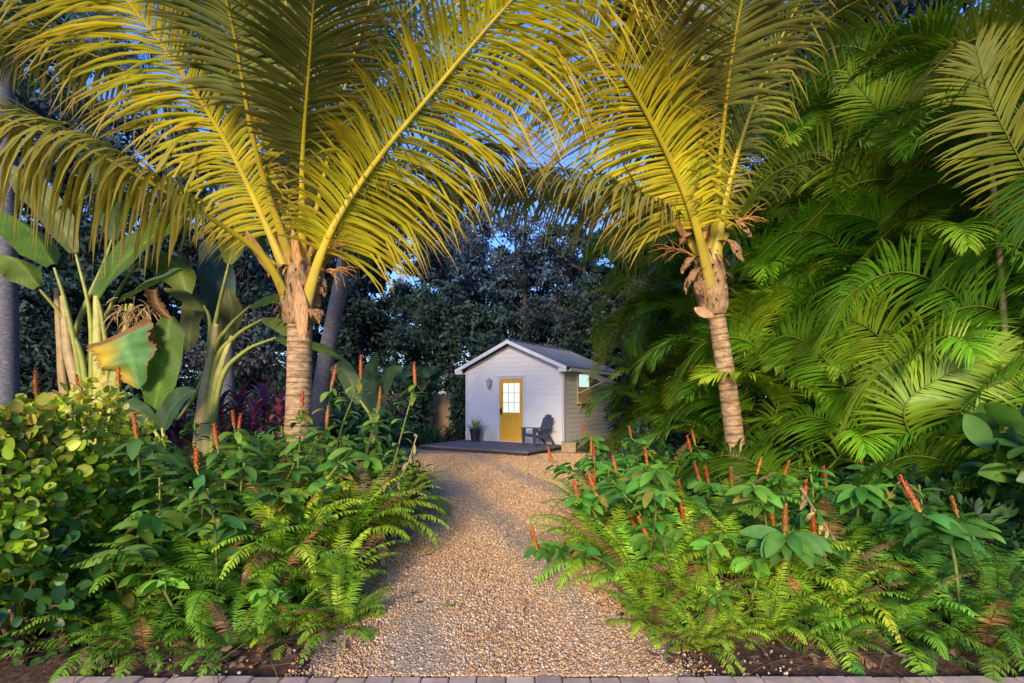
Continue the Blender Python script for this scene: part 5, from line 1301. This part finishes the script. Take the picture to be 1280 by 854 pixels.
# dried stems
for i, (a, b, c, lab) in enumerate([(at(395, 640, 5), at(470, 600, 4.9), at(483, 606, 4.8), 'dry pale bent stem lying across the left gingers'), (at(470, 640, 5.0), at(505, 590, 5.1), at(521, 545, 5.3), 'dry bare stem with a hanging dead leaf beside the path'), (at(1050, 690, 4), at(1020, 640, 4), at(1000, 610, 4.2), 'dry yellow stem with curled dead leaves in the right bed')]):
    t = thing('dry_stem', lab, 'plant', (a[0], a[1], 0))
    mb = MB(); tube(mb, catmull([a * [1, 1, 0] + Z * .05, a, b, c], 20), .007, 6, col=(.5, .36, .2)); mb.build('stem', 'litter', t)
    P = catmull([a, b, c], 9)
    for q in P[1:]:
        mb = MB(); blades(mb, [q], [NR.normal(0, .5, 3) - Z * .5], [[0, -1, .3]], NR.uniform(.07, .15), .035, 5, 'ell', .8, .6, [(.5, .34, .18), (.42, .25, .12), (.55, .45, .15)][NR.integers(0, 3)])
        mb.build('dead_leaf', 'litter', t)

# ------------------------------------------------------------------ round-leaved hedge (left)
def leafy_shrub(name, label, cat, c, rad, n, ln, wfac, cols, mat, seed, group=None, prof='round', inner=.72, stems=10, S=5, sun=None, zmin=.03):
    rs = np.random.default_rng(seed); c = np.array(c, float); rad = np.array(rad, float)
    t = thing(name, label, cat, (c[0], c[1], 0), group=group)
    v = nz(rs.normal(size=(n, 3)))
    bump = 1 + .13 * np.sin(v[:, 0] * 5 + seed) * np.cos(v[:, 2] * 6 + seed) + .08 * np.sin(v[:, 1] * 9)
    rr = (inner + (1 - inner) * rs.random(n) ** .6) * bump
    p = c + v * rad * rr[:, None]
    k = p[:, 2] > zmin; p, v, rr = p[k], v[k], rr[k]; m = len(p)
    D_ = nz(v * .7 + rs.normal(0, .55, (m, 3)) + Z * .25)
    Nn = nz(v * 1.3 + Z * .35 + rs.normal(0, .45, (m, 3)))
    cc = np.array(cols)[rs.integers(0, len(cols), m)] * rs.uniform(.7, 1.25, (m, 1)) * (.62 + .38 * np.clip((rr - inner) / (1 - inner), 0, 1))[:, None]  # inner leaves darkened in colour as shade within the shrub
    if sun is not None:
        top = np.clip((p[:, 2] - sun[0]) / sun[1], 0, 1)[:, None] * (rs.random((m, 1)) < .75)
        cc = cc + (np.array(sun[2])[rs.integers(0, len(sun[2]), m)] - cc) * top * .8  # sunlit brightness put into the colour of the upper leaves
    mb = MB(); le = ln * rs.uniform(.65, 1.2, m)
    blades(mb, p, D_, Nn, le, le * wfac, S, prof, .2, .18, np.clip(cc, .003, 1), gravity=True)
    mb.build('leaves', mat, t)
    mb = MB()
    for i in range(stems):
        q = c + nz(rs.normal(size=3)) * rad * .75; q[2] = max(q[2], .3)
        b = np.array([c[0] + rs.normal(0, rad[0] * .25), c[1] + rs.normal(0, rad[1] * .25), 0])
        tube(mb, catmull([b, (b + q) / 2 + rs.normal(0, .08, 3), q], 10), np.linspace(.02, .006, 10), 6, col=(.16, .10, .06))
    mb.build('branches', 'stem', t)
    return t
CL = [(.24, .40, .02), (.16, .36, .02), (.46, .54, .03), (.24, .42, .02)]
TOPC = [(.56, .50, .04), (.46, .52, .04), (.60, .36, .08), (.62, .36, .13)]
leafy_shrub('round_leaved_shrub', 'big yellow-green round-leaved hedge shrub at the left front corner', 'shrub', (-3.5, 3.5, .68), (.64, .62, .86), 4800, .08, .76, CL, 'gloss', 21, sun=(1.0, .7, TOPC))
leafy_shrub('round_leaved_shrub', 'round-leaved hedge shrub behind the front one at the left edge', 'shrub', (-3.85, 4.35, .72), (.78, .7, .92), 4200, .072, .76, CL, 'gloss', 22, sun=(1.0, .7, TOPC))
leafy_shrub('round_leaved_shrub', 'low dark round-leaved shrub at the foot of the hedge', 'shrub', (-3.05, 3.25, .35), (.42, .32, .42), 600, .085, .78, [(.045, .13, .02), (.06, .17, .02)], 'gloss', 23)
# large-leaved shrub at the right edge
leafy_shrub('broad_leaved_shrub', 'dark glossy shrub with very broad leaves at the right edge', 'shrub', (4.68, 4.4, 1.0), (.46, .45, .5), 110, .34, .52, [(.08, .20, .03), (.11, .24, .035), (.06, .16, .03)], 'gloss', 31, prof='ell', inner=.4, S=8)
# dark filler shrubs inside beds
for i, (x, y, z, r, lab) in enumerate([(-2.6, 5.8, .3, .7, 'dark leafy shrub filling the middle of the left bed'), (-3.6, 6.4, .4, .9, 'dark leafy shrub behind the left hedge'), (-2.0, 7.8, .3, .7, 'dark leafy shrub behind the left palm foot'), (1.9, 6.4, .1, .65, 'dark leafy shrub in the middle of the right bed'), (4.1, 6.0, .2, .75, 'dark leafy shrub under the areca fronds'), (2.2, 8.2, .3, .7, 'dark leafy shrub left of the leaning trunk'), (4.2, 5.0, .3, .7, 'dark leafy shrub below the broad-leaved one')]):
    leafy_shrub('leafy_shrub', lab, 'shrub', (x, y, z), (r, r, .55), 1300, .14, .4, [(.03, .10, .03), (.04, .13, .03), (.025, .08, .03)], 'leaf', 200 + i, prof='ell', inner=.3, S=4)

# ------------------------------------------------------------------ woodland behind
TREE = []
def tree_mesh(seed, h, spread, nl, cols, lsz):
    rs = np.random.default_rng(seed)
    tr = MB(); P = catmull([(0, 0, -.1), (rs.normal(0, .15), rs.normal(0, .15), h * .35), (rs.normal(0, .3), rs.normal(0, .3), h * .75)], 20)
    tube(tr, P, np.linspace(.17, .06, 20), 9)
    ends = []
    for i in range(17):
        u = rs.uniform(.3, 1.0); b = P[int(u * 19)]
        a = i * 2.4 + rs.normal(0, .3); e = rs.uniform(-.05, .9)
        l_ = spread * rs.uniform(.45, 1.0) * (1.15 - .5 * u)
        q = b + np.array([math.cos(a) * math.cos(e), math.sin(a) * math.cos(e), math.sin(e)]) * l_
        m_ = (b + q) / 2 + rs.normal(0, .2, 3)
        L_ = catmull([b, m_, q], 8); tube(tr, L_, np.linspace(.05, .015, 8), 6)
        for k in range(3):
            c = L_[rs.integers(3, 8)]; q2 = c + nz(rs.normal(size=3) + Z * .3) * l_ * .45
            tube(tr, [c, (c + q2) / 2 + rs.normal(0, .06, 3), q2], [.018, .012, .006], 5); ends.append((q2, rs.uniform(.4, .8)))
        ends.append((q, rs.uniform(.5, 1.0)))
    ci = rs.integers(0, len(ends), nl)
    C = np.array([e[0] for e in ends]); Rr = np.array([e[1] for e in ends])
    p = C[ci] + nz(rs.normal(size=(nl, 3))) * (Rr[ci] * rs.random(nl) ** .5)[:, None] * np.array([1, 1, .65])
    mb = MB()
    shade = rs.uniform(.55, 1.3, len(ends))[ci]
    cc = np.array(cols)[rs.integers(0, len(cols), nl)] * (shade * rs.uniform(.7, 1.3, nl))[:, None]
    le = lsz * rs.uniform(.6, 1.4, nl)
    blades(mb, p, nz(rs.normal(size=(nl, 3)) - Z * .2), nz(rs.normal(size=(nl, 3)) + Z * .5), le, le * .5, 2, 'dia', .2, None, np.clip(cc, .003, 1))
    return tr.mesh('tree_trunk', 'bark'), mb.mesh('tree_crown', 'far')
WC = [(.034, .07, .062), (.045, .085, .066), (.028, .058, .06), (.055, .08, .066)]  # far leaf colours kept dark and bluish in place of dusk shade
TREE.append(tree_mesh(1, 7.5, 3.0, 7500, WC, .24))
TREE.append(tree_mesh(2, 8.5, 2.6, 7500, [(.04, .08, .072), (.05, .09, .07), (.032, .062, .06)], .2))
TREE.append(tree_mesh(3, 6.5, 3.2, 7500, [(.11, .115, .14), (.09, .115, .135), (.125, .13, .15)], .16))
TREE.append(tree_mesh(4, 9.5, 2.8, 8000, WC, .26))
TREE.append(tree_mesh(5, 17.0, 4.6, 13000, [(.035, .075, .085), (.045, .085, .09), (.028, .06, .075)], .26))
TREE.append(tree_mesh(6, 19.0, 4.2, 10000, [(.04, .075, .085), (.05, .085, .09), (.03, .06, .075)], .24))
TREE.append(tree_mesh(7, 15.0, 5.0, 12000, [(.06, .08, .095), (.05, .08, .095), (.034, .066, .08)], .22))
TREE.append(tree_mesh(8, 17.0, 4.6, 8500, [(.06, .10, .15), (.075, .115, .16), (.045, .085, .13)], .2))  # blue skylight mixed into these leaf colours
def place_tree(x, y, k, s, rz, label, group=None):
    t = thing('tree', label, 'tree', (x, y, 0), rz, group)
    t.scale = (s, s, s)
    for nm, me in (('trunk', TREE[k][0]), ('crown', TREE[k][1])):
        o = bpy.data.objects.new(nm, me); COL.objects.link(o); o.parent = t
rt = random.Random(77)
TL = [(-1.6, 23.5, 0, 1.0, 'dark tree directly behind the cottage ridge'), (1.6, 24.5, 2, 1.05, 'grey-leaved tree behind the cottage roof'), (-4.5, 23.5, 1, .95, 'dark tree left of the cottage behind the fence'), (4.2, 22.5, 0, 1.0, 'dark tree behind the right end of the cottage'),
      (-7.2, 22.5, 3, .85, 'dark tree behind the leaning grey palm')]
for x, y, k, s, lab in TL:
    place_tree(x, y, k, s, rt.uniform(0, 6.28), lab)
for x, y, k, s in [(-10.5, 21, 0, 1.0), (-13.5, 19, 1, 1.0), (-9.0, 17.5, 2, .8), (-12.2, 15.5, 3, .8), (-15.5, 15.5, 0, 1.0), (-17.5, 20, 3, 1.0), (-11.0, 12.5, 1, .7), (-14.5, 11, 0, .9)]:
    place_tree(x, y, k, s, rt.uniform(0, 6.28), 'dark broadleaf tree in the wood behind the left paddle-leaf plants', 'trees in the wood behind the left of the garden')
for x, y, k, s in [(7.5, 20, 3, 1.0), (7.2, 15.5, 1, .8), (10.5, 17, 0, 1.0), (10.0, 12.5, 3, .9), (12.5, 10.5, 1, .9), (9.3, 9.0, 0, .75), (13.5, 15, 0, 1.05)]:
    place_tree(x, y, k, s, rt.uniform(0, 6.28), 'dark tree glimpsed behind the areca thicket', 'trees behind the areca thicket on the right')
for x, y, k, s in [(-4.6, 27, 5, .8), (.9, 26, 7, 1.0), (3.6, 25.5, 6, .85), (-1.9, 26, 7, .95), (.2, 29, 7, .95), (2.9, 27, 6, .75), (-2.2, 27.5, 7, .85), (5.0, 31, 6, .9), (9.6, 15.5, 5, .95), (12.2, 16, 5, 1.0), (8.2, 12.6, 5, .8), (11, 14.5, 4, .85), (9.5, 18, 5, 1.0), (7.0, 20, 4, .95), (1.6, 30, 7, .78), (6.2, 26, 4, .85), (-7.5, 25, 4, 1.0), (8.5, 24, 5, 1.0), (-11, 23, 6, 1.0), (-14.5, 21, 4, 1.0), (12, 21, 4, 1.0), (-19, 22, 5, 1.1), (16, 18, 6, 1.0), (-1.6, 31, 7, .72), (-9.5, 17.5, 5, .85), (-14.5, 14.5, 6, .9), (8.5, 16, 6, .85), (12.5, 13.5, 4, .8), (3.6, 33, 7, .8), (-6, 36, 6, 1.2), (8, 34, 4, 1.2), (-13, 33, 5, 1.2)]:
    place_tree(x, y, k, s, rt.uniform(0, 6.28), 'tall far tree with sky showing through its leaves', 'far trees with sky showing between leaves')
# understorey
def under(x, y, r, h, k, label, group):
    leafy_shrub('woodland_shrub', label, 'shrub', (x, y, h * .45), (r, r * .8, h * .6), 1500, .2, .45, [[(.04, .09, .08), (.055, .11, .085), (.03, .07, .07)], [(.05, .12, .06), (.065, .14, .07), (.035, .09, .06)]][k], 'leaf', int(1000 + x * 10 + y), group, 'ell', .35, S=3)
for x, y, r, h in [(-1.95, 20.3, .45, 2.2), (-4.6, 19.8, 1.1, 2.6), (-6.2, 19.4, 1.2, 2.4), (-3.75, 20.6, .5, 2.6), (-5.6, 17.4, 1.0, 1.6), (-7.4, 17.0, 1.3, 2.3)]:
    under(x, y, r, h, 0, 'dark bluish shrub in front of the fence left of the cottage', 'shrubs along the fence left of the cottage')
for x, y, r, h in [(-9, 15.5, 1.4, 2.2), (-7.0, 13.0, 1.1, 1.4), (-10.5, 14, 1.5, 2.8), (-5.2, 13.5, 1.0, 1.2), (-9.0, 11.2, 1.2, 1.7), (-11.5, 10.5, 1.4, 2.4), (-4.0, 11.5, .9, 1.1), (-6.0, 10.6, 1.0, 1.1), (-4.2, 14.5, 1.0, 1.3), (-8.3, 9.4, 1.0, 1.4)]:
    under(x, y, r, h, 1, 'dark shrub in the shade behind the purple cordylines', 'shrubs in the shade behind the left bed')
for x, y, r, h in [(4.6, 17.0, 1.2, 2.6), (5.6, 14.0, 1.3, 2.2), (3.6, 11.0, .7, 1.1), (6.8, 11.5, 1.4, 2.6), (8.0, 8.0, 1.3, 2.2), (3.4, 12.6, .6, 1.0), (4.4, 18.2, .9, 2.2), (7.2, 6.2, 1.0, 2.0)]:
    under(x, y, r, h, 1, 'dark shrub under the areca palms on the right', 'shrubs under the areca thicket')

for x, y, r, h in [(-3.2, 23.2, 1.2, 4.2), (-5.2, 23.0, 1.3, 4.0), (-7.4, 22.8, 1.4, 4.4), (-1.2, 23.6, 1.0, 4.0), (3.2, 22.0, 1.2, 4.0), (5.0, 20.5, 1.3, 3.6)]:
    under(x, y, r, h, 0, 'tall dark shrub filling the wood edge behind the fence and cottage', 'tall shrubs behind the fence and cottage')
# small fan palm by the dark left bed
def fan_palm(label, loc, n, ln, seed, col):
    rs = np.random.default_rng(seed); t = thing('fan_palm', label, 'palm tree', loc)
    mb = MB(); tb = MB(); loc = np.array(loc)
    for i in range(n):
        a = i * 2.4; e = rs.uniform(.3, 1.2); d_ = np.array([math.cos(a) * math.cos(e), math.sin(a) * math.cos(e), math.sin(e)])
        hub = loc + Z * .25 + d_ * ln * rs.uniform(.7, 1.0)
        tube(tb, catmull([loc + Z * .2, (loc + hub) / 2 + Z * .15, hub], 8), .012, 5, col=(.13, .16, .06))
        s_ = nz(np.cross(d_, Z)); th = np.linspace(-1.9, 1.9, 28)
        D_ = d_ * np.cos(th)[:, None] + s_ * np.sin(th)[:, None] - Z * .15
        blades(mb, np.tile(hub, (28, 1)), D_, np.tile(np.cross(s_, d_), (28, 1)), ln * .62 * (1 - .25 * np.abs(th) / 1.9), .045, 4, 'lance', .5, .3, np.array(col) * rs.uniform(.7, 1.2, (28, 1)))
    mb.build('fan_leaves', 'palm', t); tb.build('leaf_stalks', 'stem', t)
fan_palm('small blue-green fan palm in the shade behind the left grey trunk', (-6.9, 8.8, .3), 12, 1.0, 8, (.05, .11, .09))
fan_palm('round-headed blue-green fan palm left of the cottage in the wood', tuple(at(528, 450, 19.5) * [1, 1, 0] + [0, 0, 1.6]), 16, .9, 9, (.05, .13, .10))

for o in list(scene.objects):
    if '_w' in o.keys():
        del o['_w']
